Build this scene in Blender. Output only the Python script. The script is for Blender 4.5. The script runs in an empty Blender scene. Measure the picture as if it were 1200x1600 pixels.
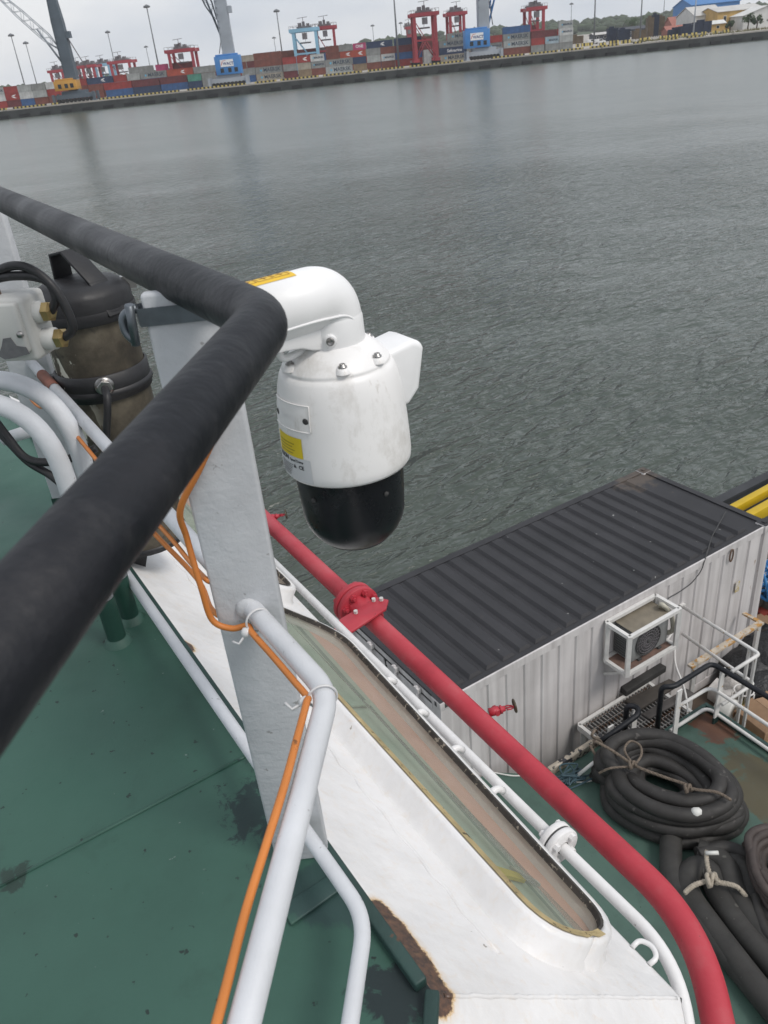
import bpy, bmesh, math, random
from mathutils import Vector, Matrix
random.seed(7)
scene = bpy.context.scene
COL = scene.collection

# ------------------------------------------------------------------ camera
PITCH, ROLL, FPX = math.radians(29.7), math.radians(6.0), 1263.0
FW = Vector((0, math.cos(PITCH), -math.sin(PITCH)))
R0 = Vector((1, 0, 0)); U0 = R0.cross(FW)
CX = R0 * math.cos(ROLL) - U0 * math.sin(ROLL)
CY = R0 * math.sin(ROLL) + U0 * math.cos(ROLL)
cam_data = bpy.data.cameras.new('camera')
cam = bpy.data.objects.new('camera', cam_data); COL.objects.link(cam)
m = Matrix.Identity(4)
for i in range(3):
    m[i][0], m[i][1], m[i][2] = CX[i], CY[i], -FW[i]
cam.matrix_world = m
cam_data.sensor_fit = 'VERTICAL'; cam_data.sensor_height = 36.0
cam_data.lens = FPX / 1600 * 36.0
cam_data.clip_start = 0.02; cam_data.clip_end = 30000
cam_data.dof.use_dof = True; cam_data.dof.focus_distance = 2.6; cam_data.dof.aperture_fstop = 13.0
scene.camera = cam

# ------------------------------------------------------------------ world, sun, exposure
world = bpy.data.worlds.new('World'); scene.world = world; world.use_nodes = True
nt = world.node_tree; nt.nodes.clear()
SUN_EL, SUN_AZ = math.radians(52), math.radians(125)     # azimuth measured from +Y towards +X
sky = nt.nodes.new('ShaderNodeTexSky'); sky.sky_type = 'NISHITA'; sky.sun_disc = False
sky.sun_elevation = SUN_EL; sky.sun_rotation = SUN_AZ
sky.air_density = 1.5; sky.dust_density = 4.0
tc = nt.nodes.new('ShaderNodeTexCoord')
mp = nt.nodes.new('ShaderNodeMapping'); mp.inputs['Scale'].default_value = (1.0, 1.0, 3.2)
nz = nt.nodes.new('ShaderNodeTexNoise'); nz.inputs['Scale'].default_value = 2.6
nz.inputs['Detail'].default_value = 6; nz.inputs['Roughness'].default_value = 0.55
cr = nt.nodes.new('ShaderNodeValToRGB')
cr.color_ramp.elements[0].position = 0.38; cr.color_ramp.elements[0].color = (5.0, 5.4, 6.05, 1)
cr.color_ramp.elements[1].position = 0.64; cr.color_ramp.elements[1].color = (6.9, 7.0, 7.2, 1)
mx = nt.nodes.new('ShaderNodeMixRGB'); mx.inputs[0].default_value = 0.9
bg = nt.nodes.new('ShaderNodeBackground'); bg.inputs['Strength'].default_value = 0.1
wo = nt.nodes.new('ShaderNodeOutputWorld')
L = nt.links.new
L(tc.outputs['Generated'], mp.inputs['Vector']); L(mp.outputs[0], nz.inputs['Vector'])
L(nz.outputs['Fac'], cr.inputs[0]); L(sky.outputs[0], mx.inputs[1]); L(cr.outputs[0], mx.inputs[2])
L(mx.outputs[0], bg.inputs['Color']); L(bg.outputs[0], wo.inputs['Surface'])
sd = bpy.data.lights.new('sun', 'SUN'); sd.energy = 1.3; sd.angle = math.radians(18); sd.color = (1, 0.955, 0.90)
sun = bpy.data.objects.new('sun', sd); COL.objects.link(sun)
sdir = Vector((math.sin(SUN_AZ) * math.cos(SUN_EL), math.cos(SUN_AZ) * math.cos(SUN_EL), math.sin(SUN_EL)))
sun.rotation_euler = (-sdir).to_track_quat('-Z', 'Y').to_euler()
vs = scene.view_settings
vs.view_transform = 'Standard'; vs.look = 'None'; vs.gamma = 1.0; vs.use_curve_mapping = False; vs.exposure = 0.42
scene.cycles.volume_bounces = 3

# ------------------------------------------------------------------ frames of reference (eye at the origin, metres)
WATER_Z, QUAY_Z, DECK_Z, HOSE_Z, MAIN_Z = -11.1, -7.7, -1.376, -8.05, -9.12
AA = math.radians(119.9)
A = Vector((math.cos(AA), math.sin(AA), 0)); N = Vector((math.cos(AA - math.pi / 2), math.sin(AA - math.pi / 2), 0))
B = Vector((math.cos(math.radians(-99.8)), math.sin(math.radians(-99.8)), 0))
Z = Vector((0, 0, 1))
def S(s, t, z):                                  # ship frame: along the wheelhouse front, outboard, up
    return A * s + N * t + Z * z
def ray(x, y):                                   # sight line used while surveying the photograph
    u = (x - 600) / FPX; v = (800 - y) / FPX
    return FW + CX * u + CY * v
def onz(x, y, z):                                # survey point lying at elevation z
    d = ray(x, y); return d * (z / d.z)
def onY(x, y, Y):
    d = ray(x, y); return d * (Y / d.y)
def ons(x, y, s):                                # survey point on a plane parallel to the container wall
    d = ray(x, y); return d * (s / d.dot(A))
def stz(P): return P.dot(A), P.dot(N), P.z

# ------------------------------------------------------------------ mesh helpers
class MB:
    def __init__(self): self.v = []; self.f = []; self.sm = []
    def add(self, vs, fs, smooth=False):
        o = len(self.v); self.v += [Vector(p) for p in vs]
        for f in fs: self.f.append([i + o for i in f]); self.sm.append(smooth)
        return self
    def box(self, c, x, y, z):                   # centre and three half-axis vectors
        c = Vector(c); x = Vector(x); y = Vector(y); z = Vector(z)
        P = [c + x * i + y * j + z * k for k in (-1, 1) for j in (-1, 1) for i in (-1, 1)]
        F = [(0, 2, 3, 1), (4, 5, 7, 6), (0, 1, 5, 4), (2, 6, 7, 3), (0, 4, 6, 2), (1, 3, 7, 5)]
        if x.cross(y).dot(z) < 0: F = [f[::-1] for f in F]
        return self.add(P, F)
    def abox(self, x0, x1, y0, y1, z0, z1):
        return self.box(((x0 + x1) / 2, (y0 + y1) / 2, (z0 + z1) / 2), ((x1 - x0) / 2, 0, 0), (0, (y1 - y0) / 2, 0), (0, 0, (z1 - z0) / 2))
    def sbox(self, s0, s1, t0, t1, z0, z1):      # box in the ship frame
        return self.box(S((s0 + s1) / 2, (t0 + t1) / 2, (z0 + z1) / 2), A * ((s1 - s0) / 2), N * ((t1 - t0) / 2), Z * ((z1 - z0) / 2))
    def beam(self, a, b, w, h, up=Z):            # rectangular bar between two points
        a = Vector(a); b = Vector(b); d = b - a; x = d.normalized()
        y = up.cross(x)
        if y.length < 1e-4: y = Vector((1, 0, 0)).cross(x)
        y.normalize(); z = x.cross(y)
        return self.box((a + b) / 2, d / 2, y * (w / 2), z * (h / 2))
    def tube(self, pts, r, n=12, fillet=0.0, cap=True, closed=False, fs=6):
        pts = [Vector(p) for p in pts]
        if fillet > 0 and len(pts) > 2:
            q = [pts[0]]
            for i in range(1, len(pts) - 1):
                p = pts[i]; a = pts[i - 1] - p; b = pts[i + 1] - p
                k = min(fillet, a.length * .49, b.length * .49)
                a = a.normalized() * k; b = b.normalized() * k
                for j in range(fs + 1):
                    u = j / fs; q.append(p + a * (1 - u) ** 2 + b * u ** 2)
            q.append(pts[-1]); pts = q
        m_ = len(pts); rings = []
        rr = r if isinstance(r, (list, tuple)) else [r] * m_
        if len(rr) != m_: rr = [rr[0]] * m_
        nrm = None
        for i in range(m_):
            if closed: t = pts[(i + 1) % m_] - pts[i - 1]
            else: t = pts[min(i + 1, m_ - 1)] - pts[max(i - 1, 0)]
            t.normalize()
            if nrm is None:
                nrm = t.orthogonal().normalized()
            else:
                nrm = nrm - t * nrm.dot(t); nrm.normalize()
            bn = t.cross(nrm)
            rings.append([pts[i] + (nrm * math.cos(2 * math.pi * k / n) + bn * math.sin(2 * math.pi * k / n)) * rr[i] for k in range(n)])
        V = [p for rg in rings for p in rg]; F = []
        M_ = m_ if closed else m_ - 1
        for i in range(M_):
            i2 = (i + 1) % m_
            sh = 0
            if closed and i2 == 0:                # best match of the seam
                sh = min(range(n), key=lambda q: (rings[i][0] - rings[0][q]).length)
            for k in range(n):
                F.append((i * n + k, i * n + (k + 1) % n, i2 * n + (k + 1 + sh) % n, i2 * n + (k + sh) % n))
        self.add(V, F, True)
        if cap and not closed:
            o = len(self.v) - len(V)
            self.f.append([o + k for k in range(n)][::-1]); self.sm.append(False)
            self.f.append([o + (m_ - 1) * n + k for k in range(n)]); self.sm.append(False)
        return self
    def cyl(self, a, b, r, n=16): return self.tube([a, b], r, n)
    def lathe(self, o, prof, n=32, axis=Z, ref=None, smooth=True):
        o = Vector(o); axis = Vector(axis).normalized()
        x = (ref or axis.orthogonal()).normalized(); y = axis.cross(x)
        V = []; F = []
        for (r, h) in prof:
            for k in range(n):
                a = 2 * math.pi * k / n
                V.append(o + axis * h + (x * math.cos(a) + y * math.sin(a)) * max(r, 1e-5))
        for i in range(len(prof) - 1):
            for k in range(n):
                F.append((i * n + k, i * n + (k + 1) % n, (i + 1) * n + (k + 1) % n, (i + 1) * n + k))
        return self.add(V, F, smooth)
    def prism(self, poly, ext):                  # polygon (3D points) extruded by a vector
        n = len(poly); ext = Vector(ext); V = [Vector(p) for p in poly] + [Vector(p) + ext for p in poly]
        F = [list(range(n))[::-1], [i + n for i in range(n)]] + [(i, (i + 1) % n, (i + 1) % n + n, i + n) for i in range(n)]
        return self.add(V, F)
    def ico(self, c, r, sub=1, jit=0.0, sq=(1, 1, 1)):
        bm = bmesh.new(); bmesh.ops.create_icosphere(bm, subdivisions=sub, radius=1.0)
        V = []
        for v in bm.verts:
            k = r * (1 + random.uniform(-jit, jit)); V.append(Vector(c) + Vector((v.co.x * sq[0], v.co.y * sq[1], v.co.z * sq[2])) * k)
        F = [[v.index for v in f.verts] for f in bm.faces]; bm.free()
        return self.add(V, F, True)
    def mesh(self, name, origin, bevel=0.0, fix=True, bseg=2):
        me = bpy.data.meshes.new(name)
        me.from_pydata([tuple(p - origin) for p in self.v], [], self.f)
        me.polygons.foreach_set('use_smooth', self.sm)
        if bevel > 0 or fix:
            bm = bmesh.new(); bm.from_mesh(me)
            if fix: bmesh.ops.recalc_face_normals(bm, faces=bm.faces)
            if bevel > 0:
                bmesh.ops.remove_doubles(bm, verts=bm.verts, dist=1e-5)
                ed = [e for e in bm.edges if len(e.link_faces) == 2 and e.calc_face_angle(0) > 0.6]
                bmesh.ops.bevel(bm, geom=ed, offset=bevel, segments=bseg, profile=0.5, affect='EDGES', clamp_overlap=True)
                for f in bm.faces: f.smooth = True
            bm.to_mesh(me); bm.free()
        if bevel > 0:
            try: me.set_sharp_from_angle(angle=math.radians(50))
            except Exception: pass
        me.update()
        return me

WL = {}                                          # world location of every object
def tag(o, label=None, cat=None, group=None, kind=None):
    if label: o['label'] = label
    if cat: o['category'] = cat
    if group: o['group'] = group
    if kind: o['kind'] = kind
    return o
def thing(name, loc, label, cat, group=None):
    o = bpy.data.objects.new(name, None); o.empty_display_size = 0.1
    COL.objects.link(o); o.location = loc; WL[o] = Vector(loc)
    return tag(o, label, cat, group)
def obj(name, mb, mat, parent=None, label=None, cat=None, group=None, kind=None, bevel=0.0, fix=True, bseg=2):
    lo = Vector((min(p.x for p in mb.v), min(p.y for p in mb.v), min(p.z for p in mb.v)))
    hi = Vector((max(p.x for p in mb.v), max(p.y for p in mb.v), max(p.z for p in mb.v)))
    org = Vector(((lo.x + hi.x) / 2, (lo.y + hi.y) / 2, lo.z))
    me = mb.mesh(name, org, bevel, fix, bseg); me.materials.append(mat)
    return place(name, me, org, parent, label, cat, group, kind)
def place(name, me, org, parent=None, label=None, cat=None, group=None, kind=None):
    o = bpy.data.objects.new(name, me); COL.objects.link(o); WL[o] = Vector(org)
    if parent: o.parent = parent; o.location = Vector(org) - WL[parent]
    else: o.location = org
    return tag(o, label, cat, group, kind)
def text_mesh(s, size, depth=0.0, bold=0.0, align='CENTER'):
    cu = bpy.data.curves.new('txt', 'FONT'); cu.body = s; cu.size = size; cu.extrude = depth; cu.offset = bold
    cu.align_x = align; cu.align_y = 'CENTER'; cu.resolution_u = 2
    o = bpy.data.objects.new('txt', cu); COL.objects.link(o)
    me = bpy.data.meshes.new_from_object(o)
    bpy.data.objects.remove(o); bpy.data.curves.remove(cu)
    return me
def text_mb(s, size, org, x, y, bold=0.0, align='CENTER', wrap=None):
    me = text_mesh(s, size, 0, bold, align); mb = MB()
    V = []
    for v in me.vertices:
        V.append(wrap(v.co.x, v.co.y) if wrap else Vector(org) + Vector(x) * v.co.x + Vector(y) * v.co.y)
    mb.add(V, [list(p.vertices) for p in me.polygons]); bpy.data.meshes.remove(me)
    return mb

# ------------------------------------------------------------------ materials
MATS = {}
def nodes_of(name):
    mt = bpy.data.materials.new(name); mt.use_nodes = True
    n = mt.node_tree.nodes; b = n['Principled BSDF']
    return mt, mt.node_tree, n, b
def ramp(nt, fac, stops):
    r = nt.nodes.new('ShaderNodeValToRGB'); e = r.color_ramp.elements
    while len(e) < len(stops): e.new(0.5)
    for k, (p, c) in enumerate(stops):
        e[k].position = p; e[k].color = (c, c, c, 1) if not isinstance(c, (tuple, list)) else (*c[:3], 1)
    nt.links.new(fac, r.inputs[0]); return r.outputs[0]
def noise(nt, vec, scale, detail=4, rough=0.55, dist=0.0):
    n = nt.nodes.new('ShaderNodeTexNoise'); n.inputs['Scale'].default_value = scale
    n.inputs['Detail'].default_value = detail; n.inputs['Roughness'].default_value = rough; n.inputs['Distortion'].default_value = dist
    if vec: nt.links.new(vec, n.inputs['Vector'])
    return n.outputs['Fac']
def mapping(nt, vec, scale=(1, 1, 1), rot=(0, 0, 0), loc=(0, 0, 0)):
    m_ = nt.nodes.new('ShaderNodeMapping'); m_.inputs['Scale'].default_value = scale
    m_.inputs['Rotation'].default_value = rot; m_.inputs['Location'].default_value = loc
    nt.links.new(vec, m_.inputs['Vector']); return m_.outputs[0]
def mixc(nt, fac, a, b, mode='MIX'):
    m_ = nt.nodes.new('ShaderNodeMixRGB'); m_.blend_type = mode
    for i, s in ((0, fac), (1, a), (2, b)):
        if isinstance(s, (int, float)): m_.inputs[i].default_value = s
        elif isinstance(s, (tuple, list)): m_.inputs[i].default_value = (*s[:3], 1)
        else: nt.links.new(s, m_.inputs[i])
    return m_.outputs[0]
def mathn(nt, op, a, b=0.0, clamp=False):
    m_ = nt.nodes.new('ShaderNodeMath'); m_.operation = op; m_.use_clamp = clamp
    for i, s in ((0, a), (1, b)):
        if isinstance(s, (int, float)): m_.inputs[i].default_value = s
        else: nt.links.new(s, m_.inputs[i])
    return m_.outputs[0]
def near(nt, pos, c, r0, r1, sc=(1, 1, 1)):      # 1 inside r0, 0 beyond r1, of a patch of wear round the point c
    v = nt.nodes.new('ShaderNodeVectorMath'); v.operation = 'SUBTRACT'; nt.links.new(pos, v.inputs[0]); v.inputs[1].default_value = c
    w = nt.nodes.new('ShaderNodeVectorMath'); w.operation = 'LENGTH'; nt.links.new(v.outputs[0], w.inputs[0])
    mr = nt.nodes.new('ShaderNodeMapRange'); nt.links.new(w.outputs['Value'], mr.inputs[0])
    mr.inputs[1].default_value = r0; mr.inputs[2].default_value = r1; mr.inputs[3].default_value = 1; mr.inputs[4].default_value = 0
    return mr.outputs[0]
def bumpn(nt, b, height, strength, dist=0.01, normal=None):
    bp = nt.nodes.new('ShaderNodeBump'); bp.inputs['Strength'].default_value = strength; bp.inputs['Distance'].default_value = dist
    nt.links.new(height, bp.inputs['Height'])
    if normal: nt.links.new(normal, bp.inputs['Normal'])
    if b: nt.links.new(bp.outputs[0], b.inputs['Normal'])
    return bp.outputs[0]
def M(name, col, rough=0.5, metal=0.0, var=0.12, vs=6.0, bump=0.0, bs=60.0, spots=None, streak=None, spec=0.5, coat=0.0, bdist=0.004):
    """plain painted / moulded surface: tone variation, fine relief, chips (spots) and run-off streaks"""
    if name in MATS: return MATS[name]
    mt, nt, n, b = nodes_of(name)
    tc = n.new('ShaderNodeTexCoord'); v = tc.outputs['Object']
    f = noise(nt, v, vs, 5)
    f = ramp(nt, f, [(0.3, 1 - var), (0.7, 1 + var * 0.6)])
    c = mixc(nt, 1.0, tuple(col), f, 'MULTIPLY')
    if spots:
        sc, sz, size = spots
        g = ramp(nt, noise(nt, v, size, 3, 0.6), [(sz, 0.0), (min(sz + 0.03, 1), 1.0)])
        c = mixc(nt, g, c, sc)
    if streak:
        sc, amt, xs = streak
        g = noise(nt, mapping(nt, v, (xs, xs, xs * 0.08)), 1.0, 5, 0.6)
        g = ramp(nt, g, [(0.42, 0.0), (0.75, amt)])
        c = mixc(nt, g, c, sc)
    nt.links.new(c, b.inputs['Base Color'])
    rr = ramp(nt, noise(nt, v, vs * 2.3, 4), [(0.3, max(rough - 0.08, 0.02)), (0.7, min(rough + 0.1, 1))])
    nt.links.new(rr, b.inputs['Roughness'])
    b.inputs['Metallic'].default_value = metal; b.inputs['Specular IOR Level'].default_value = spec
    b.inputs['Coat Weight'].default_value = coat
    if bump > 0:
        bumpn(nt, b, noise(nt, v, bs, 4, 0.6), bump, bdist)
    MATS[name] = mt
    return mt
# ================================================================== SETTING: sea, quay, hills
def sea_material():
    mt, nt, n, b = nodes_of('sea_water')
    tc = n.new('ShaderNodeTexCoord'); v = tc.outputs['Object']
    big = noise(nt, mapping(nt, v, (0.012, 0.03, 1)), 1.0, 3)
    c = ramp(nt, big, [(0.3, (0.056, 0.071, 0.060)), (0.7, (0.070, 0.083, 0.070))])
    nt.links.new(c, b.inputs['Base Color'])
    b.inputs['IOR'].default_value = 1.33; b.inputs['Roughness'].default_value = 0.12
    r1 = (0, 0, math.radians(-28))
    va = mapping(nt, v, (1, 1, 1), (0, 0, math.radians(-47))); vb = mapping(nt, v, (1, 1, 1), (0, 0, math.radians(-30)))
    w1 = noise(nt, mapping(nt, va, (0.42, 0.95, 1)), 1.0, 2.0, 0.55, 0.7)
    w2 = noise(nt, mapping(nt, vb, (1.3, 2.9, 1)), 1.0, 2, 0.6, 0.8)
    w3 = noise(nt, mapping(nt, v, (0.035, 0.06, 1), (0, 0, math.radians(15))), 1.0, 3, 0.5)
    h = mathn(nt, 'ADD', mathn(nt, 'MULTIPLY', w1, 0.50), mathn(nt, 'MULTIPLY', w2, 0.20))
    gust = ramp(nt, w3, [(0.35, 0.40), (0.65, 1.2)])
    sx = n.new('ShaderNodeSeparateXYZ'); g = n.new('ShaderNodeNewGeometry'); nt.links.new(g.outputs['Position'], sx.inputs[0])
    mr = n.new('ShaderNodeMapRange'); nt.links.new(sx.outputs[1], mr.inputs[0])      # wave bump faded with distance so far water reflects lighter
    mr.inputs[1].default_value = 15; mr.inputs[2].default_value = 140; mr.inputs[3].default_value = 1.0; mr.inputs[4].default_value = 0.11
    m2 = n.new('ShaderNodeMapRange'); nt.links.new(sx.outputs[1], m2.inputs[0])      # fine ripples too small to resolve spread the reflections
    m2.inputs[1].default_value = 20; m2.inputs[2].default_value = 150; m2.inputs[3].default_value = 0.10; m2.inputs[4].default_value = 0.24
    nt.links.new(m2.outputs[0], b.inputs['Roughness'])
    bumpn(nt, b, mathn(nt, 'MULTIPLY', mathn(nt, 'MULTIPLY', h, gust), mr.outputs[0]), 1.0, 1.5)
    return mt
obj('sea', MB().add([(-9000, -400, WATER_Z), (9000, -400, WATER_Z), (9000, 14000, WATER_Z), (-9000, 14000, WATER_Z)], [(0, 1, 2, 3)]),
    sea_material(), kind='structure')

m_conc = M('quay_concrete', (0.36, 0.335, 0.30), 0.9, var=0.25, vs=0.08, spots=((0.2, 0.19, 0.17), 0.62, 0.3))
m_wall = M('quay_wall_concrete', (0.052, 0.055, 0.056), 0.9, var=0.4, vs=0.15, streak=((0.05, 0.055, 0.05), 0.8, 0.6))
m_rub = M('fender_rubber', (0.022, 0.022, 0.024), 0.8, var=0.3)
QE = 380.0
quay = obj('quay', MB().abox(-900, 900, QE, 2600, WATER_Z - 2, QUAY_Z), m_conc, kind='structure')
obj('quay_wall', MB().abox(-900, 900, QE - 0.9, QE - 0.01, WATER_Z - 1, QUAY_Z - 0.5), m_wall, quay)
def qx(px, Y, z):                                # where a survey column px meets the line y=Y, z
    P = Vector((0, Y, z)); c = P.dot(FW); bq = P.dot(U0) / c
    return ((px - 600) / FPX + bq * math.sin(ROLL)) / math.cos(ROLL) * c
fme = MB().abox(-2.6, 2.6, QE - 1.7, QE - 0.92, WATER_Z + 0.1, WATER_Z + 1.5)
for k in range(-28, 32):
    x = k * 6.8 * 1.28
    o_ = Vector((x, QE - 1.3, WATER_Z + 0.1))
    if k == -28:
        f0 = obj('fender', MB().abox(x - 2.1, x + 2.1, QE - 1.7, QE - 0.92, WATER_Z + 0.1, WATER_Z + 1.3), m_rub, quay)
    else:
        place('fender', f0.data, Vector((x, WL[f0].y, WL[f0].z)), quay)
def stripe_mat():
    mt, nt, n, b = nodes_of('hazard_stripe')
    tc = n.new('ShaderNodeTexCoord')
    w = n.new('ShaderNodeTexWave'); w.bands_direction = 'X'; w.inputs['Scale'].default_value = 0.19
    nt.links.new(tc.outputs['Object'], w.inputs['Vector'])
    c = ramp(nt, w.outputs['Fac'], [(0.48, (0.03, 0.03, 0.03)), (0.52, (0.50, 0.40, 0.12))])
    nt.links.new(c, b.inputs['Base Color']); b.inputs['Roughness'].default_value = 0.8
    return mt
m_haz = stripe_mat()
for k, (a, b_) in enumerate([(-60, 10), (20, 72), (80, 92), (155, 280), (292, 384), (398, 432), (438, 498), (505, 566), (575, 632), (640, 724), (768, 820), (828, 872), (876, 912), (922, 968), (990, 1004), (1040, 1060), (1074, 1100)]):
    xa, xb = qx(a, QE, QUAY_Z), qx(b_, QE, QUAY_Z)
    obj('bull_rail', MB().abox(xa, xb, QE + 0.4, QE + 1.0, QUAY_Z, QUAY_Z + 0.62), m_haz, quay)

# wooded hills on the skyline
def ridge(px):
    pts = [(-300, -10), (300, -8), (420, 1), (470, 8), (560, 17), (680, 19), (800, 17), (900, 15), (1000, 12), (1100, 12), (1300, 9)]
    for (a, ya), (b_, yb) in zip(pts, pts[1:]):
        if a <= px <= b_: return ya + (yb - ya) * (px - a) / (b_ - a)
    return -10
m_hill = M('hill_ground', (0.05, 0.07, 0.035), 0.95, var=0.4, vs=0.01)
m_wood = M('forest_foliage', (0.040, 0.062, 0.028), 0.95, var=0.55, vs=0.03)
hb = MB(); HY = 1500.0; V = []; F = []
cols = list(range(-300, 1320, 20))
for px in cols:
    h = ridge(px) / 1674 * HY - 9
    x0, x1, x2 = (qx(px, y, 0) for y in (HY - 350, HY, HY + 900))
    V += [Vector((x0, HY - 350, QUAY_Z)), Vector((x1, HY, max(h, QUAY_Z + 0.2))), Vector((x2, HY + 900, max(h, QUAY_Z + .2)))]
for i in range(len(cols) - 1):
    a = i * 3
    F += [(a, a + 3, a + 4, a + 1), (a + 1, a + 4, a + 5, a + 2)]
obj('hills', MB().add(V, F, True), m_hill, kind='structure')
fb = MB()
for i in range(1500):
    px = random.uniform(-280, 1290); d = random.uniform(0, 1)
    Y = HY - 340 + d * 350
    h = max(ridge(px) / 1674 * HY - 9, QUAY_Z) * d + QUAY_Z * (1 - d)
    if ridge(px) < 0 and random.random() < 0.6: continue
    x = qx(px, Y, h); r = random.uniform(3, 8)
    fb.ico((x, Y, h + r * 0.6), r, 1, 0.25, (1.3, 1, random.uniform(0.6, 1.0)))
obj('forest', fb, m_wood, label='dark green wooded hills along the skyline beyond the port', cat='forest', kind='stuff')

# ================================================================== CONTAINER YARD
CC = {'red': (0.36, 0.05, 0.045), 'orange': (0.45, 0.085, 0.05), 'maroon': (0.17, 0.04, 0.045), 'rust': (0.23, 0.075, 0.055), 'grey': (0.30, 0.31, 0.30),
      'lightgrey': (0.44, 0.46, 0.45), 'white': (0.62, 0.63, 0.62), 'beige': (0.42, 0.38, 0.31), 'blue': (0.05, 0.13, 0.31), 'navy': (0.035, 0.06, 0.13),
      'green': (0.10, 0.32, 0.24), 'pink': (0.55, 0.07, 0.20), 'tan': (0.30, 0.22, 0.14), 'paleblue': (0.40, 0.50, 0.56)}
WORD = {'red': 'red', 'orange': 'orange-red', 'maroon': 'maroon', 'rust': 'rust-brown', 'grey': 'grey', 'lightgrey': 'pale grey', 'white': 'white', 'beige': 'beige',
        'blue': 'blue', 'navy': 'navy', 'green': 'green', 'pink': 'magenta', 'tan': 'tan', 'paleblue': 'pale blue'}
CC = {k: tuple(v * .85 for v in c) for k, c in CC.items()}
def cont_mesh(Ln, colour):
    key = 'cm%s%d' % (colour, Ln)
    if key in MATS: return MATS[key]
    l, d, h = Ln, 2.44, 2.72; mb = MB()
    mb.abox(0.06, l - 0.06, 0.08, d - 0.06, 0.1, h - 0.05)
    for x in (0, l - 0.22): mb.abox(x, x + 0.22, 0, 0.2, 0, h); mb.abox(x, x + 0.22, d - 0.2, d, 0, h)
    for z in (0.0, h - 0.14): mb.abox(0.22, l - 0.22, 0.01, 0.12, z, z + 0.14)
    n = int(l / 0.42); st = (l - 0.5) / n
    for k in range(n): mb.abox(0.25 + k * st + st * 0.28, 0.25 + k * st + st * 0.72, 0.035, 0.085, 0.15, h - 0.15)
    mt = M('container_paint_' + colour, CC[colour], 0.6, var=0.28, vs=0.5, streak=(tuple(c * 0.5 + 0.02 for c in CC[colour]), 0.55, 1.2))
    me = mb.mesh('shipping_container', Vector((0, 0, 0)), 0, True); me.materials.append(mt)
    MATS[key] = me
    return me
m_ink = M('lettering_dark', (0.03, 0.05, 0.08), 0.6); m_ink2 = M('lettering_white', (0.75, 0.75, 0.75), 0.6); m_star = M('lettering_blue', (0.12, 0.42, 0.62), 0.6)
ORD = ['first', 'second', 'third', 'fourth', 'fifth', 'sixth', 'seventh', 'eighth', 'ninth', 'tenth', 'eleventh', 'twelfth', 'thirteenth', 'fourteenth', 'fifteenth', 'sixteenth', 'seventeenth',
       'eighteenth', 'nineteenth', 'twentieth', 'twenty-first', 'twenty-second', 'twenty-third', 'twenty-fourth', 'twenty-fifth', 'twenty-sixth', 'twenty-seventh', 'twenty-eighth', 'twenty-ninth', 'thirtieth', 'thirty-first', 'thirty-second']
TXT = {}
def lettering(parent, s, size, x, z, mat, bold=0.03):
    k = (s, size)
    if k not in TXT:
        me = text_mesh(s, size, 0, bold)
        for v in me.vertices: v.co = Vector((v.co.x, 0, v.co.y))
        me.materials.append(mat); TXT[k] = me
    p = WL[parent]
    place('lettering', TXT[k], p + Vector((x, 0.005, z)), parent)
def stack(px, Ln, tiers, Y, row, idx, texts={}):
    l = 12.19 if Ln == 40 else 6.06
    x = qx(px, Y, QUAY_Z)
    for k, c in enumerate(tiers):
        o_ = Vector((x + random.uniform(-.08, .08), Y + random.uniform(-.1, .1), QUAY_Z + 0.02 + k * 2.74))
        tier = 'only' if len(tiers) == 1 else 'bottom' if k == 0 else 'top' if k == len(tiers) - 1 else ORD[k] + ' from below'
        ob = place('shipping_container', cont_mesh(l, c), o_, None, '%s %s-foot container, %s tier of %s stack from left, %s row' % (WORD[c], 'forty' if Ln == 40 else 'twenty', tier, ORD[idx], row),
                   'container', 'containers stacked on the far quay')
        t = texts.get(k)
        if t == 'M':
            lettering(ob, 'MAERSK', 2.1 if Ln == 40 else 1.15, l * 0.60, 1.36, m_ink)
            s_ = MB(); c0 = o_ + Vector((l * 0.2, -0.004, 1.36))
            rr = 0.62 if Ln == 40 else 0.4
            s_.add([c0 + Vector((rr * (1 if j % 2 == 0 else 0.5) * math.sin(j * math.pi / 7), 0, rr * (1 if j % 2 == 0 else 0.5) * math.cos(j * math.pi / 7))) for j in range(14)], [list(range(14))])
            obj('emblem', s_, m_star, ob, fix=False)
        elif t == 'S': lettering(ob, 'Safmarine', 1.7, l * 0.55, 1.36, m_ink2, 0.02)
        elif t == 'ONE': lettering(ob, 'ONE', 1.7, l * 0.5, 1.36, m_ink2, 0.05)
        elif t == 'A':
            s_ = MB(); c0 = o_ + Vector((l * 0.62, -0.004, 1.36))
            for q in (-1, 1): s_.add([c0 + Vector((-1.2, 0, q * 0.1)), c0 + Vector((0.2, 0, q * 0.1)), c0 + Vector((1.0, 0, q * 0.75)), c0 + Vector((-.3, 0, q * .55))], [(0, 1, 2, 3)])
            obj('emblem', s_, m_ink2, ob, fix=False)
    return
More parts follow.
